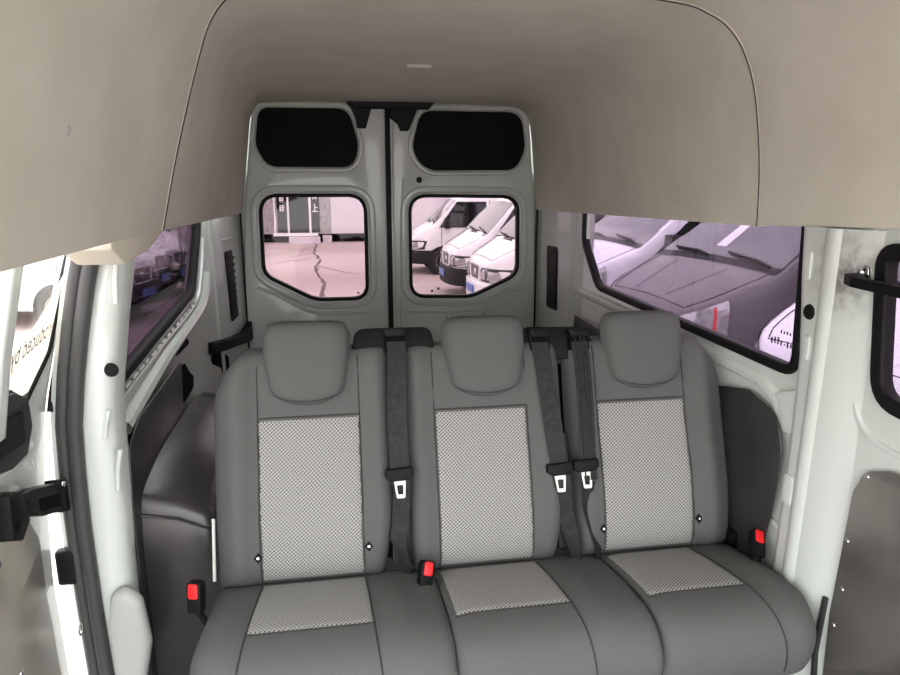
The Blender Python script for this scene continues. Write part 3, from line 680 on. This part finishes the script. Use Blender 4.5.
    def CP(s_, t_, q=q, prof=prof, si=si, inset=0):
        f_ = t_ * (len(prof) - 1); i = min(int(f_), len(prof) - 2); p = prof[i].lerp(prof[i + 1], f_ - i)
        c = (q['cl'] + q['cr']) / 2; hw = (q['cr'] - q['cl']) / 2
        x = c + s_ * hw
        e = 1 - esq(s_, 8 if 1 else 8, 2.4)
        oL = si == 0 and s_ < 0; oR = si == 2 and s_ > 0
        drop = .045 * e if (oL or oR) else .022 * e
        nr_ = .0
        cx = (q['il'] + q['ir']) / 2; a = max(0, abs(x - cx) - .135); bol = .012 * math.exp(-((a - .06) / .04) ** 2) if a > 0 else 0
        y = p.y; z = p.z
        up = max(0, 1 - abs(y - 1.42) / .24)
        z2 = z - drop * (.3 + .7 * max(0, min(1, (z - .36) / .07))) + bol * up
        y2 = y + drop * .9 * max(0, min(1, (1.30 - y) / .08))
        if oL or oR:    # the outer ends sweep back at the front corner
            k = max(0, abs(s_) - .55) / .45; y2 += .03 * k ** 2.2 * max(0, min(1, (1.36 - y) / .12))
        if si == 2 and s_ > 0: x -= .02 * max(0, (1.5 - y)) * 0
        return Vector((x, y2, z2))
    def CB(s_, t_, q=q, CP=CP):
        p = CP(s_, t_); k = max(0, min(1, (p.y - 1.25) / .4)); return Vector((p.x, max(p.y, 1.262) if p.y < 1.262 else p.y, min(p.z - .004, .27)))
    cu_ = pad('seat_cushion', CP, CB, M['fabric'], BN, 40, 50)
    # map y back to a t on the profile (top side only)
    def tof(y, prof=prof):
        for i in range(len(prof) - 1):
            if prof[i].y >= y >= prof[i + 1].y: return (i + (prof[i].y - y) / (prof[i].y - prof[i + 1].y + 1e-9)) / (len(prof) - 1)
        return .7
    cc = (q['cl'] + q['cr']) / 2; chw = (q['cr'] - q['cl']) / 2
    cil, cir = {0: (-.500, -.238), 1: (-.046, .222), 2: (.424, .668)}[si]
    def CI(i, j, cil=cil, cir=cir, CP=CP, tof=tof, off_=.0025, si=si):
        x0 = cil - .012 * j if si == 0 else cil; x1 = cir + .012 * j
        x = x0 + (x1 - x0) * i; y = 1.60 + (1.335 - 1.60) * j; e = min(i, 1 - i, j, 1 - j)
        p = CP((x - cc) / chw, tof(y)); return p + Vector((0, 0, off_ if e > .01 else -.003))
    patch('cushion_panel', CI, M['insert'], cu_, 30, 24, uvk=2)
    MB().tube([CI(i / 10, 1) + Vector((0, 0, .004)) - ORG for i in range(11)], .002, 6).build('seam', M['piping'], cu_)
    for x0, x1 in (((cil, cil - .03), (cir, cir + .03)) if si == 0 else ((cir, cir + .03),) if si == 1 else ((cir, cir + .045),)):
        pts = []
        for k in range(26):
            t_ = tof(1.585) + (.86 - tof(1.585)) * k / 25; x = x0 + (x1 - x0) * (k / 25) ** 1.2
            p = CP((x - cc) / chw, t_); pts.append(p + Vector((0, -.001, .001)) - ORG)
        MB().tube(pts, .002, 6).build('seam', M['piping'], cu_)
# steel frame, feet and side bar
fm = MB()
fm.box((-.56 - .1, 1.27 - 1.45, .225), (.77 - .1, 1.62 - 1.45, .258)); fm.build('seat_frame', M['plastic'], BN, bevel=.006)
for x in (-.45, .66):
    for y in (1.32, 1.58):
        MB().box((x - .1 - .02, y - 1.45 - .02, 0), (x - .1 + .02, y - 1.45 + .02, .23)).build('leg', M['plastic'], BN, bevel=.004)
for x in (-.628, .826):
    p0 = bk(x, -.03, -.06) - ORG; p1 = bk(x, .13, -.06) - ORG
    MB().tube([p0, p1], .0045, 8).build('side_bar', M['steel_white'], BN)
    if x < 0: continue
    hb = MB(); pp = bk(x * .985, -.02, -.03) - ORG; hb.box(pp - Vector((.015, .03, .04)), pp + Vector((.012, .03, .02))); hb.build('recliner_cover', M['plastic'], BN, bevel=.012)
# black shelf pieces that carry the belt outlets
def guide(poly, nm='belt_guide_cover'):
    return MB().prism(rounded(poly, [.01, .01] + [.035] * (len(poly) - 2)), lambda u, v, d: bk(u, v, d) - ORG, -.075, -.018).build(nm, M['plastic'], BN, bevel=.008)
guide([(-.022, .535), (-.255, .535), (-.245, .615), (-.035, .615)])
guide([(.468, .50), (.215, .52), (.215, .605), (.40, .60)])
for x, v in ((-.137, .60), (.268, .585), (.382, .583)):
    MB().prism(rounded([(x - .034, v + .012), (x + .034, v + .012), (x + .026, v - .012), (x - .026, v - .012)], .006), lambda u, v_, d: bk(u, v_, d) - ORG, -.03, .012).build('belt_outlet', M['plastic'], BN, bevel=.005)
    MB().prism(rounded([(x - .028, v - .01), (x + .028, v - .01), (x + .028, v - .05), (x - .028, v - .05)], .004), lambda u, v_, d: bk(u, v_, d) - ORG, -.02, .008).build('belt_slot', M['hole'], BN, bevel=.003)
MB().prism([(-.56, -.02), (.77, -.02), (.77, .50), (-.56, .50)], lambda u, v, d: bk(u, v, d) - ORG, -.118, -.102).build('back_board', M['plastic'], BN, bevel=.004)
# plain plastic gussets where the backs part
for x0, x1 in ((-.165, -.105), (.30, .36)):
    MB().prism(rounded([(x0, -.02), (x1, -.02), (x1 - .012, .3), (x0 + .012, .3)], .006), lambda u, v, d: bk(u, v, d) - ORG, -.09, -.035).build('gusset', M['plastic_soft'], BN, bevel=.004)

# ------------------------------------------------------------------ seat belts and buckles
def belt(pts_u, pts_l, tx, tv, lab, ribbed):
    """webbing from the outlet down to the tongue, then the folded lower run"""
    e = empty('seat_belt', bk(tx, tv, .03)); o0 = Vector(e.location)
    tag(e, lab, 'seat belt', 'seat belts hanging down the bench backs')
    def strip(pts, name):
        V = []; F = []
        for (x, v, n_, wd, tw) in pts:
            d = (Vector((1, 0, 0)) * math.cos(tw) + EN * math.sin(tw)) * wd / 2; p = bk(x, v, n_)
            nn = EN * math.cos(tw) - Vector((1, 0, 0)) * math.sin(tw)
            V += [p - d - o0, p + d - o0, p + d - nn * .0025 - o0, p - d - nn * .0025 - o0]
        for i in range(len(pts) - 1):
            for k in range(4): F.append((i * 4 + k, i * 4 + (k + 1) % 4, i * 4 + 4 + (k + 1) % 4, i * 4 + 4 + k))
        F += [(3, 2, 1, 0), tuple(len(pts) * 4 - 4 + k for k in range(4))]
        return mesh(name, V, F, M['webbing'], e, angle=30)
    u5 = [Vector(p[:3] + (0,)) if 0 else p for p in pts_u]
    def dense(P, n_=6):
        A = spline([p[:3] for p in P], n_); Bv = spline([(p[3], p[4], 0) for p in P], n_); return [(a.x, a.y, a.z, b.x, b.y) for a, b in zip(A, Bv)]
    up = strip(dense(pts_u), 'upper_webbing'); strip(dense(pts_l), 'lower_webbing')
    if ribbed:
        for s_ in (-.012, .004, .014):
            MB().tube([bk(p[0] + s_, p[1], p[2] + .003) - o0 for p in dense(pts_u)], .0022, 6).build('fold', M['webbing'], up)
    g = lambda u, v, d: bk(tx + u, tv + v, .035 + d) - o0
    tg = MB().prism(rounded([(-.036, .014), (.034, .018), (.036, -.004), (.022, -.016), (-.022, -.018), (-.036, -.008)], .006), g, -.01, .014).build('tongue_grip', M['plastic'], e, bevel=.004)
    plate('tongue', rounded([(-.016, -.014), (.016, -.014), (.013, -.062), (-.009, -.062)], .005), [rounded([(-.008, -.028), (.009, -.028), (.008, -.052), (-.005, -.052)], .002)], g, .002, .006, M['steel_white'], e, bevel=.001)
    return e
belt([(-.135, .60, .0, .05, 0), (-.136, .52, .022, .05, 0), (-.142, .40, .036, .05, 0), (-.142, .26, .034, .05, 0), (-.140, .20, .04, .048, 0)],
     [(-.136, .205, .036, .045, 0), (-.143, .10, .012, .045, .1), (-.150, .05, .006, .042, .4), (-.135, -.01, .0, .032, .9), (-.13, -.06, -.01, .03, 1.0)], -.143, .225,
     'dark grey seat belt hanging between the left and middle seat backs', False)
belt([(.262, .585, .0, .05, 0), (.268, .50, .022, .05, 0), (.276, .38, .036, .05, .05), (.288, .26, .034, .05, .1), (.298, .16, .04, .048, .1)],
     [(.300, .165, .036, .045, .0), (.305, .10, .02, .045, .1), (.320, .04, .01, .042, .3), (.332, -.02, .004, .034, .7), (.338, -.055, 0, .03, .9)], .291, .21,
     'smooth flat seat belt hanging down the middle seat back, nearer its patterned panel', False)
belt([(.380, .583, .0, .05, 0), (.380, .50, .022, .046, 0), (.378, .38, .036, .044, 0), (.376, .26, .034, .044, .1), (.374, .175, .04, .044, .1)],
     [(.372, .17, .036, .042, -.2), (.372, .10, .016, .036, -.5), (.385, .04, .01, .034, -.6), (.400, -.02, .004, .03, -.7), (.40, -.055, 0, .028, -.8)], .366, .215,
     'seat belt with lengthwise folds hanging beside the right seat back', True)
def buckle(loc, rx, rz, lab, tilt=0, sdx=1):
    e = empty('belt_buckle', loc); e.rotation_euler = (rx, tilt, rz)
    tag(e, lab, 'belt buckle')
    MB().prism(rounded([(-.017, -.035), (.017, -.035), (.019, .03), (.014, .038), (-.014, .038), (-.019, .03)], .006), lambda u, v, d: (u, -d, v), -.013, .013).build('housing', M['plastic'], e, bevel=.004)
    MB().prism(rounded([(-.0125, .0), (.0125, .0), (.0125, .035), (-.0125, .035)], .007), lambda u, v, d: (u, -d, v), .010, .0165).build('red_button', M['red'], e, bevel=.003)
    MB().tube([(0, 0, -.03), (sdx * .02, .015, -.07), (sdx * .05, .03, -.12)], .008, 8).build('stalk', M['plastic'], e)
    return e
buckle((-.634, 1.47, .475), R(-12), R(-20), 'red buttoned belt buckle standing left of the bench', R(-4))
buckle((-.090, 1.525, .440), R(-28), R(12), 'red buttoned belt buckle between the left and middle cushions', R(20))
buckle((.797, 1.475, .475), R(-50), R(-10), 'red buttoned belt buckle at the right end of the bench', R(22), -1)

# ------------------------------------------------------------------ grab handle
gh = empty('grab_handle', (.83, 1.275, 1.222)); tag(gh, 'dark grab handle bolted to right wall beside the smudge', 'grab handle')
MB().prism(rounded([(.012, .014), (-.03, .014), (-.05, -.03), (-.05, -.40), (.012, -.45), (.012, -.42), (-.03, -.38), (-.03, -.05), (.0, -.015), (.012, -.012)], .008), lambda u, v, d: (u, v, d - .01 + v * .03), -.011, .011).build('grip', M['plastic'], gh, bevel=.004)
MB().prism(rounded([(-.03, -.035), (.02, -.035), (.025, .01), (.01, .025), (-.02, .02)], .008), lambda u, v, d: (.02 - d, u + .012, v), 0, .012).build('mount', M['chrome'], gh, bevel=.005)
MB().lathe([(0, .006), (.008, .005), (.011, 0)], (.0, .004, .004), (-1, 0, 0), 8).build('bolt', M['chrome'], gh)

# ------------------------------------------------------------------ outside: yard, office, parked vans
G = -.65
m = noisy(mat('red_concrete', (.42, .27, .25), .8), (.38, .30, .285), (.52, .44, .42), .35, 8, 0, lo=.3, hi=.7, stretch=(.5, 1, 1)); M['yard'] = m
o = MB().add([(-60, -30, G), (60, -30, G), (60, 80, G), (-60, 80, G)], [(0, 1, 2, 3)]).build('ground', M['yard'], smooth=False); tag(o, kind='structure')
# crack filled with tar
ck = MB(); random.seed(11); px = -.55
V = []; F = []
def crack(pts, w0, w1):
    b = len(V)
    for i, (x, y) in enumerate(pts):
        wd = (w0 + (w1 - w0) * i / max(len(pts) - 1, 1)) * random.uniform(.6, 1.4); V.extend([(x - wd, y, G + .004), (x + wd, y, G + .004)])
    for i in range(len(pts) - 1): F.append((b + 2 * i, b + 2 * i + 1, b + 2 * i + 3, b + 2 * i + 2))
main_ = [(-1.2 + .018 * k + .05 * math.sin(k * .5) + random.uniform(-.05, .05), 27.3 - k * .42) for k in range(40)]
crack(main_, .025, .05)
for k0, dx in ((5, -.16), (8, -.22), (10, -.12), (14, -.2), (20, .14)):
    x, y = main_[k0]; br = [(x, y)]
    for k in range(7): x += dx * random.uniform(.6, 1.4); y -= random.uniform(.1, .4); br.append((x, y))
    crack(br, .03, .012)
o = mesh('ground_crack', V, F, mat('tar', (.12, .08, .08), .8), smooth=False); tag(o, kind='structure')
# office building
bd = empty('office_building', (-1.36, 27.6, G)); tag(bd, 'low site office with glass door and white door frames across the yard', 'building')
M['panel_grey'] = noisy(mat('grey_cladding', (.3, .27, .27), .7), (.2, .18, .18), (.42, .39, .39), 14, 6, stretch=(1, 1, .3))
M['panel_pale'] = mat('pale_cladding', (.62, .58, .62), .6)
M['dark_glass'] = mat('dark_window', (.006, .006, .008), .4, spec=.04)
M['white_frame'] = mat('white_frame', (.85, .83, .83), .5)
def bp_(name, a, b, m, parent=bd, bevel=0): return MB().box(a, b).build(name, m, parent, smooth=False, bevel=bevel)
X0 = -1.5
def bx(name, x0, x1, z0, z1, y0, y1, m, parent=bd): return bp_(name, (x0 - X0, y0, z0), (x1 - X0, y1, z1), m, parent)
bx('wall', -5.2, -2.62, .38, 3.6, 0, 3, M['panel_grey']); bx('wall', -1.22, -.55, .38, 3.6, 0, 3, M['panel_grey']); bx('wall', -.55, 6.5, .38, 3.6, .02, 3, M['panel_pale'])
bx('header', -2.62, -1.22, 2.7, 3.6, .0, 3, M['panel_grey']); bx('roof', -5.6, 6.8, 3.6, 3.75, -.3, 3.2, M['panel_grey'])
bx('threshold', -3.1, -1.15, .30, .42, -.15, .1, M['white_frame'])
dd = bx('glass_door', -2.40, -1.52, .42, 2.7, .06, .10, M['dark_glass'])
bx('door_sign', -2.15, -1.62, 2.18, 2.45, .04, .06, mat('orange_sign', (.75, .38, .16), .6), dd)
for x in (-2.47, -1.52): bx('door_frame', x, x + .085, .42, 2.7, 0, .1, M['white_frame'])
bx('door_frame', -3.04, -2.98, .42, 2.7, -.02, .1, M['white_frame'])
sl = bx('side_light', -2.90, -2.47, .45, 2.7, -.03, .02, M['dark_glass']); sr = bx('side_light', -1.42, -1.05, .45, 2.7, -.03, .02, M['dark_glass'])
# white brush-stroke signs pasted on the side lights; only the last one is legible
def strokes(par, cx, zt, seed, n):
    rg = random.Random(seed); mb_ = MB()
    for c in range(n):
        z = zt - c * .42
        for k in range(3): mb_.box((cx - .1 - X0, -.045, z - .05 - k * .09), (cx + .1 - X0, -.031, z - .015 - k * .09))
        for k in range(2): xx = cx - .08 + k * .11 + rg.uniform(-.02, .02); mb_.box((xx - X0, -.046, z - .30), (xx + .03 - X0, -.031, z - .02))
    return mb_
strokes(sl, -2.68, 2.5, 1, 3).build('sign_character', M['white_frame'], sl, smooth=False)
strokes(sr, -1.24, 2.6, 2, 2).build('sign_character', M['white_frame'], sr, smooth=False)
mb_ = MB(); z = 1.35; cx = -1.24
mb_.box((cx - .13 - X0, -.045, z), (cx + .13 - X0, -.031, z + .045)).box((cx - .03 - X0, -.046, z), (cx + .012 - X0, -.031, z + .36)).box((cx - X0, -.046, z + .17), (cx + .11 - X0, -.031, z + .21))
mb_.build('sign_character', M['white_frame'], sr, smooth=False)
bx('plinth', -5.2, 6.5, 0, .38, .35, 3, M['hole'])
st = bp_('door_step', (-.9, -.6, 0), (.45, -.02, .28), M['panel_pale'], None); st.location = (-1.36, 27.6, G); st.scale = (.89, .89, .89); tag(st, 'pale concrete step below the site office glass door', 'step')
sb = bp_('concrete_block', (.55, -.2, 0), (.95, .1, .32), M['panel_pale'], None); sb.location = (-1.36, 27.6, G); sb.scale = (.89, .89, .89); tag(sb, 'pale concrete block right of the office door step', 'block')

bd.scale = (.89, .89, .89)
# --- vans
M['van_white'] = mat('white_van_paint', (.80, .80, .81), .25, coat=.6)
M['van_silver'] = mat('silver_van_paint', (.15, .138, .145), .42, .0, coat=.12, spec=.3)
M['van_pearl'] = mat('pearl_van_paint', (.78, .78, .83), .3, coat=.5)
M['screen'] = mat('windscreen_glass', (.07, .072, .08), .05, coat=.3)
M['lamp'] = mat('headlamp_glass', (.42, .42, .44), .1, .5, coat=.8)
M['lamp_dark'] = mat('headlamp_surround', (.03, .03, .03), .2)
M['grille'] = mat('grille_grey', (.10, .10, .11), .4)
M['tyre'] = mat('tyre', (.018, .018, .018), .8)
M['rim'] = mat('wheel_rim', (.55, .55, .55), .4, .5)
M['bump'] = mat('bumper_black', (.018, .018, .02), .6, spec=.2)
M['plate_blue'] = mat('number_plate_blue', (.10, .18, .44), .4)
M['redlamp'] = mat('red_lens', (.7, .06, .06), .3)
M['paper'] = mat('paper', (.8, .8, .82), .7)
CLASSIC = dict(W=.95, LEN=4.8, nose=.86, top=[(0, .86), (.08, .95), (.2, 1.02), (.50, 1.19), (.58, 1.24), (.85, 1.53), (1.12, 1.80), (1.3, 1.90), (1.8, 1.98), (4.6, 1.98), (4.8, 1.9)],
    ws=(.59, 1.12), belt=1.13, wheel=(.80, 3.8), wr=.33, zr=1.77)
MODERN = dict(W=.99, LEN=4.9, nose=1.02, top=[(0, 1.02), (.06, 1.10), (.16, 1.16), (.45, 1.30), (.72, 1.42), (1.1, 1.72), (1.5, 2.0), (1.75, 2.1), (2.2, 2.16), (4.7, 2.16), (4.9, 2.08)],
    ws=(.74, 1.48), belt=1.30, wheel=(.92, 3.9), wr=.34, zr=1.88)
def van(sp_, paint, bumper, label, classic=True):
    e = empty('parked_van', (0, 0, 0)); tag(e, label, 'van')
    W, LEN = sp_['W'], sp_['LEN']
    wb = lambda y: W * interp([(0, .58), (.03, .66), (.08, .76), (.15, .84), (.3, .92), (.6, 1.0), (LEN - .3, 1.0), (LEN, .93)], y)
    zt = lambda y: interp(sp_['top'], y)
    def half(y):
        z1 = zt(y); b = wb(y); zb = min(sp_['belt'], z1 - .10); tum = .17 * (z1 - zb); r_ = .09 if z1 > 1.6 else .05
        t1 = b - tum
        return [(b * .95, .30), (b, .45), (b, .62), (b * 1.0, zb), (b - tum * .5, (zb + z1 - r_) / 2), (t1, z1 - r_), (t1 - r_ * .3, z1 - r_ * .3), (t1 - r_, z1), (t1 * .5, z1 + .022), (0, z1 + .03)]
    ys = [0, .03, .06, .1, .16, .25, .35, .45, .6, .72, .75, .85, .95, 1.05, 1.15, 1.25, 1.35, 1.5, 1.6, 1.7, 1.8, 2.0, 2.2, 2.8, 3.4, 4.0, LEN - .2, LEN]
    V = []; F = []; n_ = 19
    for y in ys:
        h = half(y); full = h + [(-x, z) for x, z in h[-2::-1]]
        V += [(x, y, z) for x, z in full]
    for i in range(len(ys) - 1):
        for k in range(n_ - 1): F.append((i * n_ + k, i * n_ + k + 1, (i + 1) * n_ + k + 1, (i + 1) * n_ + k))
        F.append((i * n_ + n_ - 1, i * n_, (i + 1) * n_, (i + 1) * n_ + n_ - 1))
    F += [tuple(range(n_))[::-1], tuple((len(ys) - 1) * n_ + k for k in range(n_))]
    body = mesh('body', V, F, paint, e, angle=30)
    def top(s_, y, up=.008):
        h = half(y); tw = h[7][0]; x = s_ * tw; z = h[7][1] + .03 * (1 - abs(s_) ** 1.5); return (x, y, z + up)
    def sheet(name, fn, nu, nv, m, th=.0, par=e):
        V = []; 
        for j in range(nv + 1):
            for i in range(nu + 1): V.append(fn(i / nu, j / nv))
        return mesh(name, V, grid_faces(nu, nv), m, par)
    y0, y1 = sp_['ws']
    ws = sheet('windscreen', lambda a, b: top((-1 + 2 * a) * (1.0 - .0 * b), y0 + (y1 - y0) * b, .012), 12, 10, M['screen'])
    # parcels of paper on the dash, seen through the screen's lower corner
    if not classic and paint.name.startswith('silver'): sheet('windscreen_paper', lambda a, b: top(-.14 + .17 * a, y0 + (y1 - y0) * (.12 + .32 * b), .016), 2, 2, M['paper'], par=ws)
    wpz = MB()
    for s_ in (-1, 1):
        c_ = .48 * s_ + .1; wi = MB().tube([top(c_ + .30, y0 - .03, .03), top(c_ + .1, y0 + .0, .035), top(c_ - .25, y0 + .015, .035), top(c_ - .40, y0 + .03, .03)], .013, 6); wi.build('wiper', M['bump'], e)
    sheet('cowl', lambda a, b: top(-1 + 2 * a, y0 - .07 + .075 * b, .007), 10, 2, M['bump'])
    # bonnet shut lines
    for s_ in (-1, 1):
        MB().tube([top(.93 * s_, .1 + (y0 - .12) * k / 8, .001) for k in range(9)], .0045, 6).build('bonnet_gap', M['bump'], body)
    MB().tube([top(-.93 + 1.86 * k / 10, .09, .001) for k in range(11)], .0045, 6).build('bonnet_gap', M['bump'], body)
    for s_ in (-.35, .35):
        MB().tube([top(s_ * (1 + .25 * k / 8), .14 + (y0 - .26) * k / 8, -.006) for k in range(9)], .013, 8).build('bonnet_crease', paint, body)
    # side windows
    def sx_(y, z):
        h = half(y)
        for (xa, za), (xb, zb_) in zip(h, h[1:]):
            if za <= z <= zb_ + 1e-6: return xa + (xb - xa) * (z - za) / max(zb_ - za, 1e-6)
        return h[-3][0]
    b_ = sp_['belt'] + .02; zr = sp_['zr']
    for s_ in (-1, 1):
        for poly in ([(y0 + .09, b_), (y1 + .02, zr), (y1 + .75, zr), (y1 + .75, b_)], [(y1 + 1.0, b_), (y1 + 1.0, zr), (y1 + 2.1, zr), (y1 + 2.1, b_)]):
            # four-sided window with rounded corners, gridded by bilinear lerp
            A, B, C, D = poly
            def fn(a, b, A=A, B=B, C=C, D=D, s_=s_):
                y = (A[0] + (B[0] - A[0]) * b) * (1 - a) + (D[0] + (C[0] - D[0]) * b) * a; z = A[1] + (B[1] - A[1]) * b
                return (s_ * (sx_(y, z) + .008), y, z)
            sheet('side_window', fn, 8, 6, M['dark_glass'])
        # door gaps
        MB().tube([(s_ * (sx_(y1 + .83, z) + .001), y1 + .83, z) for z in (.5, .8, 1.1, 1.4, 1.7, 1.95)], .007, 6).build('door_gap', M['bump'], body)
        MB().tube([(s_ * (sx_(y0 + .16, z) + .001), y0 + .16, z) for z in (.5, .8, 1.1, b_ - .01)], .007, 6).build('door_gap', M['bump'], body)
        hy = y1 + .68; hx_ = sx_(hy, 1.05); MB().box((s_ * hx_ - .02, hy - .09, 1.05), (s_ * hx_ + .02, hy + .09, 1.09)).build('door_handle', M['bump'], e, bevel=.008)
        # mirror
        my = y0 + .30; mx_ = sx_(my, b_ + .05)
        mi = MB(); mi.tube(spline([(s_ * (mx_ - .02), my + .02, b_ + .02), (s_ * (mx_ + .06), my, b_ + .06)], 3), .03, 8); mi.add(*(lambda q: (q.V, q.F))(MB().box((s_ * (mx_ + .07) - .075, my - .07, b_ - .02), (s_ * (mx_ + .07) + .075, my + .06, b_ + .24))))
        mi.build('mirror', M['bump'], e, bevel=.02)
    # front: grille, lamps, bumper, number plate
    z0, z1 = (.62, .84) if classic else (.62, .90)
    ff = lambda u, v, d: (u, .015 - d, v)
    g = plate('grille', rounded([(-.30, z1), (.30, z1), (.24, z0), (-.24, z0)], .03), [], ff, 0, .035, M['grille'], e, bevel=.006)
    ring('grille_surround', rounded([(-.30, z1), (.30, z1), (.24, z0), (-.24, z0)], .03), .045, ff, 0, .05, paint, g, bevel=.01)
    MB().lathe([(0, .012), (.05, .008), (.055, 0)], (0, -.02, (z0 + z1) / 2), (0, -1, 0), 16).build('badge', M['chrome'], g)
    for s_ in (-1, 1):
        p = [(s_ * .36, z0 + .0), (s_ * .36, z1 - .05), (s_ * .48, z1 + .0), (s_ * .90, z1 - .005), (s_ * .88, z0 + .0)]
        cv = lambda u, v, d: (u, W * interp([(.58, 0), (.66, .03), (.76, .08), (.84, .15), (.92, .3), (1.0, .6)], abs(u) / W) - d, v)
        dn = lambda P: [tuple(Vector(P[i - 1]).lerp(Vector(P[i]), k / 6)) for i in range(len(P)) for k in range(6)]
        lp = MB().prism(dn(p), cv, -.08, .02).build('headlamp', M['lamp_dark'], e, bevel=.004)
        MB().prism(dn([(s_ * .40, z0 + .03), (s_ * .40, z1 - .07), (s_ * .50, z1 - .03), (s_ * .60, z1 - .03), (s_ * .60, z0 + .03)]), cv, .018, .032).build('lens', M['lamp'], lp, bevel=.004)
        MB().prism(dn([(s_ * .64, z0 + .03), (s_ * .64, z1 - .04), (s_ * .82, z1 - .05), (s_ * .83, z0 + .05)]), cv, .018, .032).build('lens', M['lamp'], lp, bevel=.004)
    if not classic:
        for s_ in (-1, 1):
            def lampf(a, b, s_=s_):
                y = .02 + .30 * b; h = half(y); q_ = 2.55 + 2.9 * a; i_ = int(q_); x = h[i_][0] + (h[i_ + 1][0] - h[i_][0]) * (q_ - i_); z = h[i_][1] + (h[i_ + 1][1] - h[i_][1]) * (q_ - i_)
                return (s_ * (x + .012), y - .006, z + .012)
            tl = sheet('wrap_headlamp', lampf, 8, 6, M['lamp'])
            sheet('red_reflector', lambda a, b, f_=lampf, s_=s_: tuple(Vector(f_(.05 + .75 * a, .66 + .07 * b)) + Vector((s_ * .004, 0, .005))), 3, 2, M['redlamp'], par=tl)
    bw = W * .9
    hb_ = [(0, -.10), (.3, -.09), (.5, -.05), (.64, .0), (.75, .08), (.83, .18), (.9, .34), (.95, .55)]; k_ = W / .93
    bpts = [(-x * k_, y) for x, y in hb_[::-1]] + [(x * k_, y) for x, y in hb_[1:]] + [(.82 * k_, .55), (.7 * k_, .3), (-.7 * k_, .3), (-.82 * k_, .55)]
    MB().prism(bpts, lambda u, v, d: (u, v, d), .26, .60).build('bumper', bumper, e, bevel=.03, seg=3)
    npx = -.02
    plate('number_plate', rounded([(-.22, .40), (.22, .40), (.22, .53), (-.22, .53)], .01), [], lambda u, v, d: (u, -.10 - d, v), 0, .02, M['plate_blue'], e, bevel=.003)
    for s_ in (-1, 1):
        for wy in sp_['wheel']:
            c = (s_ * (W - .13), wy, sp_['wr']); wr = sp_['wr']
            MB().lathe([(wr + .06, 0), (wr + .075, .10), (wr + .05, .134), (.02, .134)], c, (s_, 0, 0), 28).build('wheel_arch', M['bump'], body)
            tw = MB().lathe([(wr * .58, -.02), (wr * .9, -.02), (wr, .02), (wr, .12), (wr * .93, .15), (wr * .62, .15), (wr * .58, .13)], c, (s_, 0, 0), 28).build('wheel', M['tyre'], e)
            rm = MB().lathe([(wr * .62, .145), (wr * .52, .12), (wr * .3, .13), (wr * .18, .16), (0, .16)], c, (s_, 0, 0), 24)
            rm.build('rim', M['rim'], tw)
            MB().lathe([(wr * .5, .117), (wr * .48, .134), (wr * .36, .139), (wr * .34, .12)], c, (s_, 0, 0), 24).build('rim_groove', M['bump'], tw)
    return e
def put(e, cx, cy, fx, fy):
    """stand the van with the middle of its nose at (cx, cy), facing (fx, fy)"""
    e.location = (cx, cy, G); e.rotation_euler = (0, 0, math.atan2(fx, -fy)); return e
proto = put(van(CLASSIC, M['van_white'], M['van_white'], 'white van, nearest in the row seen through right rear door window'), 1.98, 10.94, -1, -.05)
GRP = 'white vans parked in a row behind'
def again(lab, *a):
    c = put(copy_tree(proto), *a); tag(c, lab); return c
def black_bumper(e):
    for ch in e.children:
        if ch.name.startswith('bumper'):
            ch.data = ch.data.copy(); ch.data.materials[0] = M['bump']
v2 = again('white van with black bumper, second in the row behind right rear door', 1.85, 13.17, -1, -.05); black_bumper(v2)
v3 = again('white van showing its side and front wheel, farthest of three behind', 1.5, 17.3, -1, .02); black_bumper(v3)
v4 = again('small distant white van at left edge of right rear door window', 2.75, 23.3, -1, -.1)
for v_ in (proto, v2, v3): tag(v_, group=GRP)
# left row, seen through the dark left window
l1 = again('white van with pale grille surround, nearer one through the left window', -3.39, 11.28, .98, -.2); black_bumper(l1)
l2 = again('white van with dark headlamp, farther one through the left window', -3.41, 14.05, .98, -.2); black_bumper(l2)
# right row, nose-in beside the right wall
cb = put(van(MODERN, M['van_silver'], M['van_silver'], 'silver grey van close beside right side window, wipers parked', False), 2.35, 5.6, -1, -.03)
ca = put(van(MODERN, M['van_pearl'], M['van_pearl'], 'pale van behind the silver one in right side window', False), 2.35, 8.05, -1, -.03)
cc_ = put(copy_tree(ca), 2.35, 3.15, -1, -.03); tag(cc_, 'pale van whose bonnet fills lower right of the side window')
